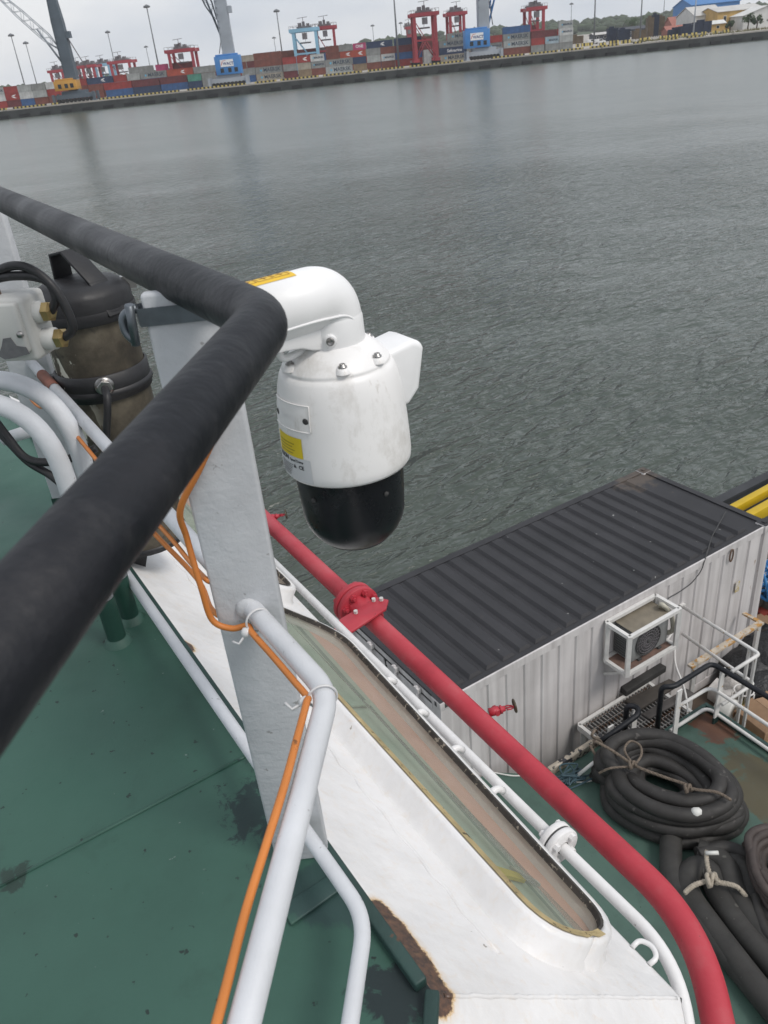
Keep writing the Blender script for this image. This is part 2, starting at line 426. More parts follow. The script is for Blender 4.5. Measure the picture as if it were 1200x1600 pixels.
FRONT = [(-8, 20, 'red white lightgrey', {2: 'M'}), (13.5, 20, 'maroon red red', {1: 'A'}), (35, 20, 'blue white lightgrey', {}), (56.5, 20, 'rust lightgrey grey', {}), (78, 20, 'rust red white', {}),
         (143, 20, 'rust rust', {}), (167, 40, 'blue red', {}), (210, 40, 'navy maroon', {}), (253, 40, 'blue maroon', {}), (296, 20, 'navy green', {}), (318, 20, 'grey grey', {}),
         (380, 20, 'blue grey', {}), (402, 40, 'beige grey rust rust', {0: 'M', 1: 'M'}), (445, 20, 'maroon grey red', {}), (467, 20, 'tan beige red', {2: 'A'}), (488.5, 20, 'rust grey white', {2: 'M', 1: 'M'}),
         (510, 40, 'lightgrey grey', {0: 'M', 1: 'M'}), (553, 20, 'tan navy orange', {2: 'A'}), (575, 20, 'rust lightgrey grey', {}), (597, 20, 'rust white rust', {1: 'M'}),
         (619, 40, 'red blue maroon navy', {0: 'A'}), (663, 20, 'white white', {}), (688, 40, 'beige navy grey', {0: 'M', 1: 'S', 2: 'M'}), (764, 20, 'grey grey red', {0: 'M', 1: 'M'}),
         (787, 40, 'rust lightgrey grey blue', {1: 'M', 2: 'M'}), (830, 20, 'grey red maroon', {}), (852, 20, 'grey paleblue', {1: 'M'}), (874, 20, 'grey lightgrey white lightgrey', {2: 'M', 3: 'M'})]
for i, (px, Ln, t, tx) in enumerate(FRONT): stack(px, Ln, t.split(), 415 + (0 if Ln == 20 else 0.6), 'front', i, tx)
MID = [(-30, 40, 'grey red grey'), (14, 40, 'red navy green'), (58, 40, 'grey rust lightgrey'), (101, 40, 'maroon rust red'), (142, 40, 'rust red navy'), (183, 20, 'grey grey red'), (204, 20, 'rust grey lightgrey'),
       (225, 40, 'red blue grey'), (266, 40, 'navy rust orange'), (307, 40, 'grey maroon grey'), (348, 40, 'grey red rust'), (390, 40, 'rust grey maroon'), (431, 40, 'rust red rust rust'), (472, 40, 'rust navy blue'),
       (513, 20, 'grey tan rust rust'), (534, 20, 'red grey orange grey'), (555, 20, 'rust red tan pink'), (576, 40, 'navy rust grey navy'), (617, 40, 'grey maroon rust'), (659, 40, 'grey rust maroon'),
       (701, 40, 'rust grey grey grey'), (743, 40, 'grey red rust'), (785, 40, 'grey rust red'), (827, 20, 'rust grey red'), (849, 20, 'rust grey maroon'), (871, 20, 'red grey red')]
MT = {7: {2: 'M'}, 8: {2: 'A'}, 4: {2: 'A'}, 16: {3: 'ONE'}, 15: {2: 'A'}, 20: {3: 'M'}, 17: {3: 'A'}}
for i, (px, Ln, t) in enumerate(MID): stack(px, Ln, t.split(), 438, 'middle', i, MT.get(i, {}))
BACK = [(208, 40, 'grey maroon rust grey'), (250, 20, 'rust grey red pink'), (271, 40, 'red maroon grey maroon'), (380, 40, 'grey rust grey beige'), (421, 40, 'rust maroon red rust'), (462, 40, 'red grey rust maroon'),
        (503, 40, 'tan grey rust grey'), (640, 40, 'grey red maroon rust'), (800, 40, 'rust red grey maroon')]
for i, (px, Ln, t) in enumerate(BACK): stack(px, Ln, t.split(), 464, 'rear', i, {})

# ================================================================== YARD CRANES
m_rtg = M('gantry_red', (0.33, 0.045, 0.06), 0.55, var=0.15, vs=0.3); m_rtb = M('gantry_blue', (0.25, 0.47, 0.62), 0.55, var=0.15, vs=0.3)
m_mach = M('machinery_grey', (0.16, 0.15, 0.16), 0.7, var=0.3, vs=0.6)
m_tyre = M('tyre_rubber', (0.02, 0.02, 0.02), 0.85)
def rtg(x0, x1, ytop, Y, mat, label, depth=13.0):
    xa, xb = qx(x0, Y, 5), qx(x1, Y, 5)
    top = onY((x0 + x1) / 2, ytop, Y).z; zb = QUAY_Z
    t = thing('gantry_crane', ((xa + xb) / 2, Y + depth / 2, zb), label, 'crane', 'yard gantry cranes')
    w = 1.25
    for x in (xa + w / 2, xb - w / 2):
        for y in (Y, Y + depth):
            obj('leg', MB().beam((x, y, zb + 2.2), (x, y, top - 2.2), w, 1.3), mat, t)
            b_ = obj('bogie', MB().abox(x - 1.3, x + 1.3, y - 1.0, y + 1.0, zb + 1.0, zb + 2.2), mat, t)
            wh = MB()
            for q in (-0.75, 0.75): wh.cyl((x + q, y - 0.9, zb + 0.7), (x + q, y + 0.9, zb + 0.7), 0.7, 12)
            obj('wheel', wh, m_tyre, b_)
    for y in (Y, Y + depth):
        g = obj('girder', MB().abox(xa - 1.2, xb + 1.2, y - 0.8, y + 0.8, top - 3.0, top - 1.6), mat, t)
        rl = MB()
        for q in range(9):
            x = xa - 1 + (xb - xa + 2) * q / 8; rl.beam((x, y - .8, top - 1.6), (x, y - .8, top - 0.5), 0.12, 0.12)
        rl.beam((xa - 1, y - .8, top - 0.5), (xb + 1, y - .8, top - 0.5), 0.12, 0.12)
        obj('handrail', rl, m_mach, g)
        obj('tie_beam', MB().abox(xa + w, xb - w, y - 0.35, y + 0.35, zb + (top - zb) * 0.42, zb + (top - zb) * 0.42 + 0.7), mat, t)
        obj('brace', MB().tube([(xa + w, y, zb + 3), ((xa + xb) / 2, y, zb + (top - zb) * 0.42)], 0.22, 6).tube([(xb - w, y, zb + 3), ((xa + xb) / 2, y, zb + (top - zb) * 0.42)], 0.22, 6)
            .tube([(xa + w, y, zb + (top - zb) * 0.75), ((xa + xb) / 2, y, zb + (top - zb) * 0.45)], 0.18, 6), mat, t)
    for x in (xa, xb): obj('end_beam', MB().abox(x - 0.6, x + 0.6, Y + 0.8, Y + depth - 0.8, top - 3.2, top - 2.0), mat, t)
    xm = (xa + xb) / 2
    obj('trolley', MB().abox(xm - 3.2, xm + 3.2, Y + 1, Y + depth - 1, top - 1.5, top - 0.8).abox(xm - 2.6, xm - 1, Y + 2, Y + 6, top - .8, top + .6).abox(xm + 1.2, xm + 2.6, Y + 3, Y + 7, top - .8, top + .2).abox(xm - .6, xm + .6, Y + 1.5, Y + 4, top - .8, top + 1.0), m_mach, t)
    c = obj('operator_cab', MB().abox(xm - 1.1, xm + 1.1, Y - 1.2, Y + 1.2, top - 6.0, top - 3.5), m_mach, t)
    obj('hoist_rope', MB().cyl((xm, Y + 5, top - 0.6), (xm, Y + 5, top - 7), 0.08, 6).abox(xm - 2.5, xm + 2.5, Y + 4.3, Y + 5.7, top - 7.6, top - 7.0), m_mach, t)
    obj('mast', MB().cyl((xm, Y, top - 0.4), (xm, Y, top + 2.6), 0.14, 6).beam((xm - 2.5, Y, top + 2.3), (xm + 2.0, Y, top + 2.6), 0.2, 0.2), m_mach, t)
rtg(78, 99, 104, 560, m_rtg, 'small red gantry crane at the far left, left of the dark quay crane')
rtg(112, 132, 98, 540, m_rtg, 'red gantry crane just right of the dark quay crane tower')
rtg(128, 148, 96, 530, m_rtg, 'second red gantry crane right of the dark quay crane tower')
rtg(148, 172, 94, 552, m_rtb, 'pale blue gantry crane between red ones at far left')
rtg(172, 204, 89, 520, m_rtg, 'rightmost red gantry crane of the far left cluster')
rtg(263, 303, 70, 452, m_rtg, 'lone red gantry crane left of the grey tower with blue house')
rtg(458, 497, 37, 426, m_rtb, 'light blue gantry crane standing beside a red one')
rtg(494, 525, 34, 450, m_rtg, 'red gantry crane right beside the light blue gantry')
rtg(646, 683, 12, 404, m_rtg, 'tall red gantry crane at the quay edge over white containers', 11)
rtg(702, 727, 12, 450, m_rtg, 'red gantry crane left of the right-hand grey crane tower')
rtg(826, 851, 4, 445, m_rtg, 'rightmost red gantry crane above the container stacks')
rtg(637, 643, 37, 640, m_rtg, 'tiny distant red gantry crane behind the tall red gantry', 10)

# ================================================================== MOBILE HARBOUR CRANES
m_slate = M('crane_slate', (0.085, 0.11, 0.135), 0.6, var=0.2, vs=0.2); m_cgrey = M('crane_grey', (0.33, 0.36, 0.40), 0.6, var=0.15, vs=0.2)
m_cblue = M('crane_blue', (0.06, 0.22, 0.52), 0.55, var=0.12, vs=0.3); m_corange = M('crane_orange', (0.52, 0.27, 0.05), 0.55, var=0.12, vs=0.3)
m_signw = M('sign_white', (0.8, 0.8, 0.8), 0.5, var=0.04); m_dkglass = M('dark_glass', (0.02, 0.025, 0.03), 0.15)
m_signr = M('sign_red', (0.55, 0.05, 0.05), 0.5); m_signn = M('sign_navy', (0.03, 0.06, 0.2), 0.5)
def harbour_crane(pxl, pxr, Y, house, tower, hx0, hx1, hz0, hz1, tx, label, sign, jib, tw=4.2, th=46):
    xa, xb = qx(pxl, Y, QUAY_Z), qx(pxr, Y, QUAY_Z); xm = (xa + xb) / 2; zb = QUAY_Z
    t = thing('harbour_crane', (xm, Y + 3, zb), label, 'crane', 'mobile harbour cranes')
    ch = obj('chassis', MB().abox(xa + 1.5, xb - 1.5, Y, Y + 6, zb + 1.4, zb + 3.0).abox(xm - 5, xm + 5, Y + .5, Y + 5.5, zb + 3.0, zb + 4.2), tower, t)
    for s_ in (xa, xb - 1.6):
        for y in (Y - 1.5, Y + 5.5): obj('outrigger', MB().abox(s_, s_ + 1.6, y, y + 2.2, zb, zb + 0.5).abox(s_ + .3, s_ + 1.3, y + .5, y + 1.6, zb + .5, zb + 3.4), tower, t)
    w0 = None
    for k in range(9):
        x = xa + 2.4 + (xb - xa - 4.8) * k / 8
        if w0 is None: w0 = obj('wheel', MB().cyl((x, Y - 0.3, zb + 0.75), (x, Y + 0.9, zb + 0.75), 0.75, 14), m_tyre, t)
        else: place('wheel', w0.data, Vector((x, WL[w0].y, WL[w0].z)), t)
    h0, h1 = qx(hx0, Y, zb), qx(hx1, Y, zb)
    hs = obj('machinery_house', MB().abox(h0, h1, Y - 0.5, Y + 6.5, zb + hz0, zb + hz1).abox(h0 + .6, h1 - 1, Y, Y + 5, zb + hz1, zb + hz1 + .7), house, t, bevel=0.08)
    for q in (0.25, 0.55, 0.8):
        x = h0 + (h1 - h0) * q; obj('vent', MB().abox(x - .7, x + .7, Y - 0.58, Y - 0.5, zb + hz0 + .8, zb + hz0 + 2.4), m_dkglass, hs)
    obj('slewing_column', MB().cyl((xm, Y + 3, zb + 3), (xm, Y + 3, zb + hz0 + .2), 2.4, 18), tower, t)
    X = qx(tx, Y, zb + hz1)
    tb = [Vector((X + sx * tw / 2, Y + 3 + sy * tw / 2, zb + hz1 + 0.1)) for sx, sy in ((-1, -1), (1, -1), (1, 1), (-1, 1))]
    tt = [Vector((X + sx * tw * .27 - 0.3, Y + 3 + sy * tw * .27, zb + th)) for sx, sy in ((-1, -1), (1, -1), (1, 1), (-1, 1))]
    tm = [a.lerp(b_, 0.55) + Vector(((a.x - X) * 0.25, 0, 0)) for a, b_ in zip(tb, tt)]
    mbt = MB().add(tb + tm + tt, [(0, 1, 5, 4), (1, 2, 6, 5), (2, 3, 7, 6), (3, 0, 4, 7), (4, 5, 9, 8), (5, 6, 10, 9), (6, 7, 11, 10), (7, 4, 8, 11), (8, 9, 10, 11), (3, 2, 1, 0)])
    tw_ = obj('tower', mbt, tower, t)
    obj('tower_cab', MB().abox(X + tw * .5, X + tw * .5 + 1.6, Y + 1, Y + 4, zb + th * .5, zb + th * .5 + 2.4), tower, t)
    obj('tower_head', MB().abox(X - 2.6, X + 1.8, Y + 1.4, Y + 4.6, zb + th, zb + th + 1.6).cyl((X - 2.2, Y + 1.2, zb + th + 1.4), (X - 2.2, Y + 4.8, zb + th + 1.4), 1.1, 14), tower, t)
    ld = MB().beam((X - tw * .42 - .3, Y + .7, zb + hz1 + .2), (X - tw * .22 - .3, Y + .7, zb + th - 3), .1, .1)
    for k in range(16):
        z = zb + hz1 + 1 + k * (th - hz1 - 4) / 16; q = X - tw * .42 + (tw * .2) * k / 16
        ld.abox(q - .6, q + .1, Y + .4, Y + 1.0, z, z + .25)
    obj('ladder', ld, tower, t, kind='stuff')
    # lattice jib, hinged a third of the way up
    foot = Vector((X + jib[0], Y + 3, zb + jib[1])); tip = Vector((X + jib[2], Y + 3, zb + jib[3]))
    d = (tip - foot); n_ = 16; up = d.normalized().cross(Vector((0, 1, 0))).normalized()
    ch4 = [(1, 1), (1, -1), (-1, 1), (-1, -1)]; jb = MB()
    hw = lambda u: 0.35 + 1.15 * min(u / 0.15, (1 - u) / 0.5, 1)
    for (p, q) in ch4: jb.tube([foot + d * u + up * (p * hw(u)) + Vector((0, q * hw(u), 0)) for u in (0, .15, .5, 1)], 0.17, 5)
    for k in range(n_):
        u, u2 = k / n_, (k + 1) / n_
        for q in (1, -1):
            a = foot + d * u + up * hw(u) * (1 if k % 2 else -1) + Vector((0, q * hw(u), 0)); b_ = foot + d * u2 + up * hw(u2) * (-1 if k % 2 else 1) + Vector((0, q * hw(u2), 0))
            jb.tube([a, b_], 0.09, 4)
    obj('jib', jb, jib[4], t)
    obj('luffing_ram', MB().cyl((X + jib[0] * .6, Y + 3, zb + jib[1] - 7), foot.lerp(tip, 0.28), 0.4, 10), jib[4], t)
    st_ = MB()
    for q in (0.4, -0.4): st_.cyl((X - 2.0, Y + 3 + q, zb + th + 1.5), tip + Vector((0, q, 0)), 0.06, 5); st_.cyl((X + tw * .3, Y + 3 + q, zb + th * .55), (X + jib[5], Y + 3 + q, zb + hz1 + 1), 0.12, 5)
    obj('stay_cable', st_, m_mach, t)
    if sign:
        sw, sh = 5.4, 2.6; c = Vector((h0 + (h1 - h0) * .5 - .3, Y - 0.56, zb + (hz0 + hz1) / 2 + 0.8))
        sg = obj('sign_panel', MB().abox(c.x - sw / 2, c.x + sw / 2, c.y - .06, c.y, c.z - sh / 2, c.z + sh / 2), m_signw, hs)
        place_me = text_mb('WACT', 1.45, c + Vector((0.55, -.075, -.25)), (1, 0, 0), (0, 0, 1), 0.05)
        obj('lettering', place_me, m_signn, sg, fix=False)
        sw_ = MB().add([c + Vector(p) for p in ((-2.5, -.075, -.7), (-2.0, -.075, .6), (-1.7, -.075, .7), (-2.2, -.075, -.7))], [(0, 1, 2, 3)]).add([c + Vector(p) for p in ((-1.8, -.075, .72), (-.4, -.075, .95), (-.3, -.075, 1.05), (-1.7, -.075, .95))], [(0, 1, 2, 3)])
        obj('emblem', sw_, m_signr, sg, fix=False)
    return t
harbour_crane(84, 152, 386, m_corange, m_slate, 92, 126, 4.6, 8.2, 110, 'dark slate tower crane with orange machinery house at the left', False, (-2.5, 20, -26, 46, m_cgrey, 8), 4.6, 46)
harbour_crane(326, 390, 388, m_cblue, m_cgrey, 342, 381, 4.2, 11.0, 357, 'grey tower crane with blue house left of the pale blue gantry', True, (-3, 24, -16, 62, m_slate, -4), 4.8, 52)
harbour_crane(728, 787, 388, m_cblue, m_cgrey, 728, 766, 4.4, 11.0, 757, 'grey tower crane with blue house right of the tall red gantry', True, (3, 18, 22, 70, m_cblue, 4), 4.6, 52)

# ================================================================== LIGHT MASTS
m_pole = M('mast_steel', (0.13, 0.14, 0.15), 0.6, var=0.1)
WHERE = ['leftmost of the masts, above the left container stacks', 'second mast from the left, above the left stacks', 'short mast over the far left gantry cluster', 'tall mast between the dark tower and lone red gantry', 'small distant mast beside the tall left mast',
         'mast between the grey tower and light blue gantry', 'small distant mast left of the light blue gantry', 'small mast above the hills left of the tall red gantry', 'tall dark mast in front of the navy containers', 'tiny mast right behind the tall dark mast',
         'thin mast above the hills right of the last gantry', 'dark tall mast behind the open yard and white van', 'tall mast left of the red roofed building', 'pale tall mast in front of the white roofed building', 'thin far mast behind the red roofed building']
for k, (x, yt, yb, Y, r) in enumerate([(17, 55, 130, 520, .34), (40, 67, 125, 560, .3), (168, 50, 90, 600, .34), (229, 10, 105, 480, .38), (228, 73, 105, 760, .3), (432, 17, 85, 500, .36), (428, 59, 82, 800, .3), (582, 40, 65, 760, .3),
                                       (614, -24, 108, 402, .42), (626, 36, 60, 800, .3), (893, 6, 36, 760, .3), (931, -26, 46, 470, .42), (1005, -30, 60, 430, .34), (1090, -26, 50, 430, .34), (1039, -8, 28, 760, .36)]):
    tp = onY(x, yt, Y); t = thing('light_mast', (tp.x, Y, QUAY_Z), WHERE[k], 'light mast', 'floodlight masts in the port')
    obj('pole', MB().tube([(tp.x, Y, QUAY_Z), (tp.x, Y, tp.z)], [r * 1.15, r * .6], 8), m_pole if k != 13 else m_cgrey, t)
    obj('lamp_ring', MB().lathe((tp.x, Y, tp.z), [(0.01, 0.9), (1.4, 0.3), (1.8, -.3), (1.3, -.6), (0.01, -.4)], 10), m_pole, t)

# ================================================================== BUILDINGS AND CLUTTER AT THE RIGHT END
m_yel = M('ochre_wall', (0.50, 0.33, 0.12), 0.85, var=0.15, vs=0.4); m_wht = M('white_wall', (0.62, 0.62, 0.60), 0.8, var=0.12, vs=0.4)
m_rfw = M('pale_roof', (0.50, 0.49, 0.47), 0.7, var=0.15, vs=0.3); m_rfr = M('red_roof', (0.33, 0.13, 0.10), 0.8, var=0.2); m_rfb = M('blue_roof', (0.05, 0.18, 0.42), 0.6)
m_drk = M('dark_cladding', (0.05, 0.055, 0.07), 0.7)
def house(x0, x1, yb, he, hr, Y, dp, mw, mr, label, nwin, gable='x'):
    xa, xb = qx(x0, Y, QUAY_Z), qx(x1, Y, QUAY_Z); zb = QUAY_Z
    t = thing('building', ((xa + xb) / 2, Y + dp / 2, zb), label, 'building')
    if gable == 'x':
        ym = Y + dp / 2
        obj('wall', MB().prism([(xa, Y, zb), (xa, Y + dp, zb), (xa, Y + dp, zb + he), (xa, ym, zb + hr - .1), (xa, Y, zb + he)], (xb - xa, 0, 0)), mw, t)
        rf = MB()
        for y0, s_ in ((Y - .6, 1), (Y + dp + .6, -1)):
            rf.prism([(xa - .5, y0, zb + he - .15), (xb + .5, y0, zb + he - .15), (xb + .5, ym, zb + hr + .1), (xa - .5, ym, zb + hr + .1)], (0, 0, 0.22))
        obj('roof', rf, mr, t)
    else:
        xm = (xa + xb) / 2
        obj('wall', MB().prism([(xa, Y, zb), (xb, Y, zb), (xb, Y, zb + he), (xm, Y, zb + hr - .1), (xa, Y, zb + he)], (0, dp, 0)), mw, t)
        rf = MB()
        for xx in (xa - .6, xb + .6): rf.prism([(xx, Y - .6, zb + he - .2), (xm, Y - .6, zb + hr + .1), (xm, Y + dp + .6, zb + hr + .1), (xx, Y + dp + .6, zb + he - .2)], (0, 0, .22))
        obj('roof', rf, mr, t)
    for k in range(nwin):
        x = xa + (xb - xa) * (k + .5) / nwin
        w = obj('window', MB().abox(x - .75, x + .75, Y - .06, Y + .02, zb + he * .42, zb + he * .78), m_wht, t)
        obj('pane', MB().abox(x - .6, x + .6, Y - .09, Y - .062, zb + he * .45, zb + he * .75), m_dkglass, w)
    return t
house(1119, 1189, 40, 8.2, 10.2, 455, 24, m_yel, m_rfw, 'ochre yellow building with a pale roof at the upper right', 3)
house(1084, 1128, 40, 7.5, 11.5, 470, 26, m_wht, m_rfw, 'white building with a pale pitched roof left of the ochre one', 2)
house(1050, 1080, 30, 4.0, 8.0, 500, 14, m_rfr, m_rfr, 'low red roofed building left of the white building', 2)
house(1078, 1152, 12, 13.0, 16.5, 540, 30, m_rfb, m_rfb, 'large blue shed rising behind the white building', 4)
house(1160, 1230, 40, 5.6, 8.6, 440, 20, m_wht, m_wht, 'white shed with a rounded roof at the upper right corner', 2, 'y')
house(1042, 1076, 46, 2.4, 4.2, 452, 8, m_rfr, m_rfr, 'small pink roofed hut in front of the red roofed building', 1)
house(1110, 1132, 46, 3.4, 4.6, 446, 7, m_yel, m_wht, 'small yellow annex with a white porch roof', 1)
house(928, 962, 45, 3.4, 4.2, 520, 10, m_drk, m_rfw, 'long low dark shed behind the white van', 3)
house(968, 1010, 40, 4.0, 5.2, 560, 12, m_drk, m_drk, 'dark grey workshop behind the open yard', 4)
# dark plant piled behind the yard, each a skip or generator
for k, (x, w, h, Y, c) in enumerate([(900, 8, 4, 500, 'tan'), (958, 5, 6, 470, 'navy'), (975, 6, 5, 462, 'navy'), (1016, 3, 9, 480, 'tan'), (1024, 3, 10, 484, 'navy'), (1033, 3, 9, 488, 'tan'), (1060, 8, 3, 440, 'navy'), (1078, 9, 4, 436, 'navy'), (1098, 8, 5, 438, 'navy'), (1000, 6, 4, 455, 'tan')]):
    xx = qx(x, Y, QUAY_Z); mt = M('plant_' + c, tuple(v * .45 for v in CC[c]), 0.8, var=.3, vs=.5)
    mb = MB().abox(xx - w / 2, xx + w / 2, Y, Y + 4, QUAY_Z + .4, QUAY_Z + h)
    for q in (-.35, .0, .35): mb.abox(xx + q * w - .15, xx + q * w + .15, Y - .15, Y, QUAY_Z, QUAY_Z + h)
    mb.abox(xx - w * .3, xx + w * .1, Y + 1, Y + 3, QUAY_Z + h, QUAY_Z + h + .8)
    obj('plant_unit', mb, mt, None, 'dark plant unit, %s from the left behind the open yard' % ORD[k], 'equipment', 'plant units behind the open yard')
# white van and pickup
def vehicle(px, Y, col, label, long):
    x = qx(px, Y, QUAY_Z); z = QUAY_Z; t = thing('parked_van', (x, Y, z), label, 'van', 'vehicles parked in the yard')
    l = long
    obj('body', MB().prism([(x - l / 2, Y, z + .4), (x + l / 2, Y, z + .4), (x + l / 2, Y, z + 1.2), (x + l * .3, Y, z + 1.35), (x + l * .16, Y, z + 2.1), (x - l / 2, Y, z + 2.1)], (0, 1.9, 0)), col, t, bevel=.06)
    obj('window', MB().prism([(x - l * .1, Y - .02, z + 1.3), (x + l * .27, Y - .02, z + 1.3), (x + l * .15, Y - .02, z + 1.95), (x - l * .1, Y - .02, z + 1.95)], (0, .03, 0)), m_dkglass, t)
    for q in (-.32, .32):
        for y in (Y - .05, Y + 1.65): obj('wheel', MB().cyl((x + l * q, y, z + .36), (x + l * q, y + .3, z + .36), .36, 14), m_tyre, t)
m_carw = M('van_paint_white', (0.7, 0.7, 0.7), 0.35, var=.04)
vehicle(938, 455, m_carw, 'white van parked in the open yard beside the containers', 5.2)
vehicle(925, 470, m_carw, 'white pickup parked just left of the white van', 4.8)
# hazard barrier blocks in the open yard
for k, (px, Y) in enumerate([(903, 430), (913, 432), (922, 434), (942, 396), (957, 420), (963, 420), (974, 402), (981, 402), (1004, 410), (1012, 410), (1035, 408), (1044, 408), (1055, 414), (1070, 412), (1085, 410), (1100, 406), (1118, 402), (1135, 400)]):
    x = qx(px, Y, QUAY_Z); w = random.uniform(1.6, 3)
    obj('barrier_block', MB().prism([(x - w / 2, Y, QUAY_Z), (x - w / 2, Y + .9, QUAY_Z), (x - w / 2, Y + .65, QUAY_Z + 1.3), (x - w / 2, Y + .25, QUAY_Z + 1.3)], (w, 0, 0)), m_haz, None,
        'yellow and black concrete block, %s from the left in the open yard' % ORD[k], 'barrier', 'hazard blocks on the open yard')
# trees by the sheds
m_leaf = M('tree_leaves', (0.045, 0.075, 0.03), 0.9, var=.5, vs=.8); m_bark = M('bark', (0.09, 0.07, 0.05), 0.95)
def tree(px, Y, h, label, base=QUAY_Z):
    x = qx(px, Y, base); t = thing('tree', (x, Y, base), label, 'tree', 'trees beside the sheds')
    tr = MB().tube([(x, Y, base), (x + .2, Y, base + h * .5), (x, Y, base + h * .8)], [.35, .22, .08], 8)
    cl = [(Vector((x + random.gauss(0, h * .2), Y + random.gauss(0, h * .2), base + h * random.uniform(.45, .95))), h * random.uniform(.1, .2)) for _ in range(12)]
    for c, r in cl[:6]: tr.tube([(x, Y, base + h * .4), c], [.12, .04], 5)
    obj('trunk', tr, m_bark, t)
    lf = MB()
    for c, r in cl:
        for _ in range(70):
            d = Vector((random.gauss(0, 1), random.gauss(0, 1), random.gauss(0, 1))).normalized() * r * random.uniform(.5, 1.15)
            a = Vector((random.gauss(0, 1), random.gauss(0, 1), random.gauss(0, 1))).normalized() * .3; b_ = a.orthogonal().normalized() * .22; p = c + d
            lf.add([p - a, p + b_, p + a, p - b_], [(0, 1, 2, 3)])
    obj('crown', lf, m_leaf, t, fix=False)
for k, (px, Y, h) in enumerate([(1168, 432, 6.5), (1182, 430, 5.0), (1140, 440, 4.5), (1205, 425, 6), (1080, 600, 12), (1064, 620, 11), (1100, 590, 13), (985, 640, 10), (1010, 650, 11)]):
    tree(px, Y, h, 'dark green tree, %s' % ['in front of the white shed at the upper right', 'right of the bushy tree before the white shed', 'in front of the ochre building', 'at the right frame edge below the white shed', 'behind the red roofed building, middle one', 'behind the red roofed building, left one', 'behind the white pitched roof', 'behind the dark grey workshop, left one', 'behind the dark grey workshop, right one'][k])
gb = MB()                                        # scrub along the quay edge at the right
for i in range(1400):
    x = qx(random.uniform(1000, 1290), 388, QUAY_Z); Y = random.uniform(388, 404); p = Vector((x, Y, QUAY_Z)); h = random.uniform(.3, 1.2)
    a = Vector((random.uniform(-.5, .5), random.uniform(-.2, .2), 0)); gb.add([p - a * .4, p + a * .4, p + a + Z * h], [(0, 1, 2)])
obj('scrub_grass', gb, M('scrub', (0.14, 0.13, 0.06), 0.95, var=.4, vs=.2), label='dry scrub grass along the quay edge at the right', cat='grass', kind='stuff', fix=False)
# ================================================================== SHIP: decks
def deck_material(name, base, stains, seam=0.0):
    mt, nt, n, b = nodes_of(name)
    g = n.new('ShaderNodeNewGeometry'); pos = g.outputs['Position']
    f = ramp(nt, noise(nt, pos, 1.3, 6, 0.6), [(0.3, 0.72), (0.5, 1.0), (0.75, 1.18)])
    c = mixc(nt, 1.0, base, f, 'MULTIPLY')
    sm = ramp(nt, noise(nt, pos, 5.5, 6, 0.65, 0.4), [(0.56, 0.0), (0.78, 0.45)])
    c = mixc(nt, sm, c, tuple(v * 0.35 for v in base))
    sp = ramp(nt, noise(nt, pos, 42, 3, 0.5), [(0.70, 0.0), (0.73, 0.85)])
    c = mixc(nt, sp, c, (0.008, 0.013, 0.012))
    wn = ramp(nt, noise(nt, pos, 55, 2, 0.5), [(0.765, 0.0), (0.785, 0.6)])
    c = mixc(nt, wn, c, (0.22, 0.26, 0.24))
    for (ctr, r, col, th, sc) in stains:
        k = near(nt, pos, ctr, r * 0.25, r)
        q = ramp(nt, mathn(nt, 'ADD', mathn(nt, 'MULTIPLY', noise(nt, pos, sc, 6, 0.7, 0.6), 0.9), mathn(nt, 'MULTIPLY', k, 0.45)), [(th, 0.0), (th + 0.07, 0.9)])
        c = mixc(nt, mathn(nt, 'MULTIPLY', q, ramp(nt, k, [(0, 0), (0.2, 1)])), c, col)
    nt.links.new(c, b.inputs['Base Color'])
    rr = ramp(nt, noise(nt, pos, 3.0, 4), [(0.3, 0.42), (0.7, 0.7)]); nt.links.new(rr, b.inputs['Roughness'])
    b1 = bumpn(nt, None, noise(nt, pos, 2.5, 3), 0.35, 0.012)
    bumpn(nt, b, noise(nt, pos, 120, 3, 0.6), 0.25, 0.002, b1)
    return mt
GREEN = (0.0345, 0.095, 0.071)
TE = 0.385                                        # deck edge, outboard
K0 = S(0.669, TE, DECK_Z)                         # corner of the deck edge
deck_stains = [(tuple(onz(430, 1250, DECK_Z)), 0.26, (0.011, 0.026, 0.027), 0.80, 22), (tuple(onz(630, 1560, DECK_Z)), 0.13, (0.010, 0.016, 0.02), 0.72, 18), (tuple(onz(30, 1370, DECK_Z)), 0.12, (0.016, 0.034, 0.026), 0.86, 16),
               (tuple(onz(520, 1380, DECK_Z)), 0.16, (0.024, 0.056, 0.053), 0.74, 6)]
m_deck = deck_material('deck_green_upper', GREEN, deck_stains)
dk = [K0, K0 + A * 3.75, K0 + A * 3.75 - N * 4.2, K0 + B * 3.0 - N * 3.0, K0 + B * 3.0]
upper_deck = obj('upper_deck', MB().prism([p - Z * 0.02 for p in dk], (0, 0, 0.02)), m_deck, kind='structure')
sb = MB()
for (p, q) in (((-20, 1395), (372, 1188)), ((372, 1188), (384, 1182))):
    sb.tube([onz(*p, DECK_Z + .001), onz(*q, DECK_Z + .001)], 0.004, 6)
obj('weld_seam', sb, m_deck, upper_deck)
# doubler plate by the post foot
q = [onz(x, y, DECK_Z + .003) for x, y in ((440, 1418), (520, 1365), (533, 1392), (455, 1448))]
obj('doubler_plate', MB().prism(q, (0, 0, 0.006)), m_deck, upper_deck, bevel=.003)
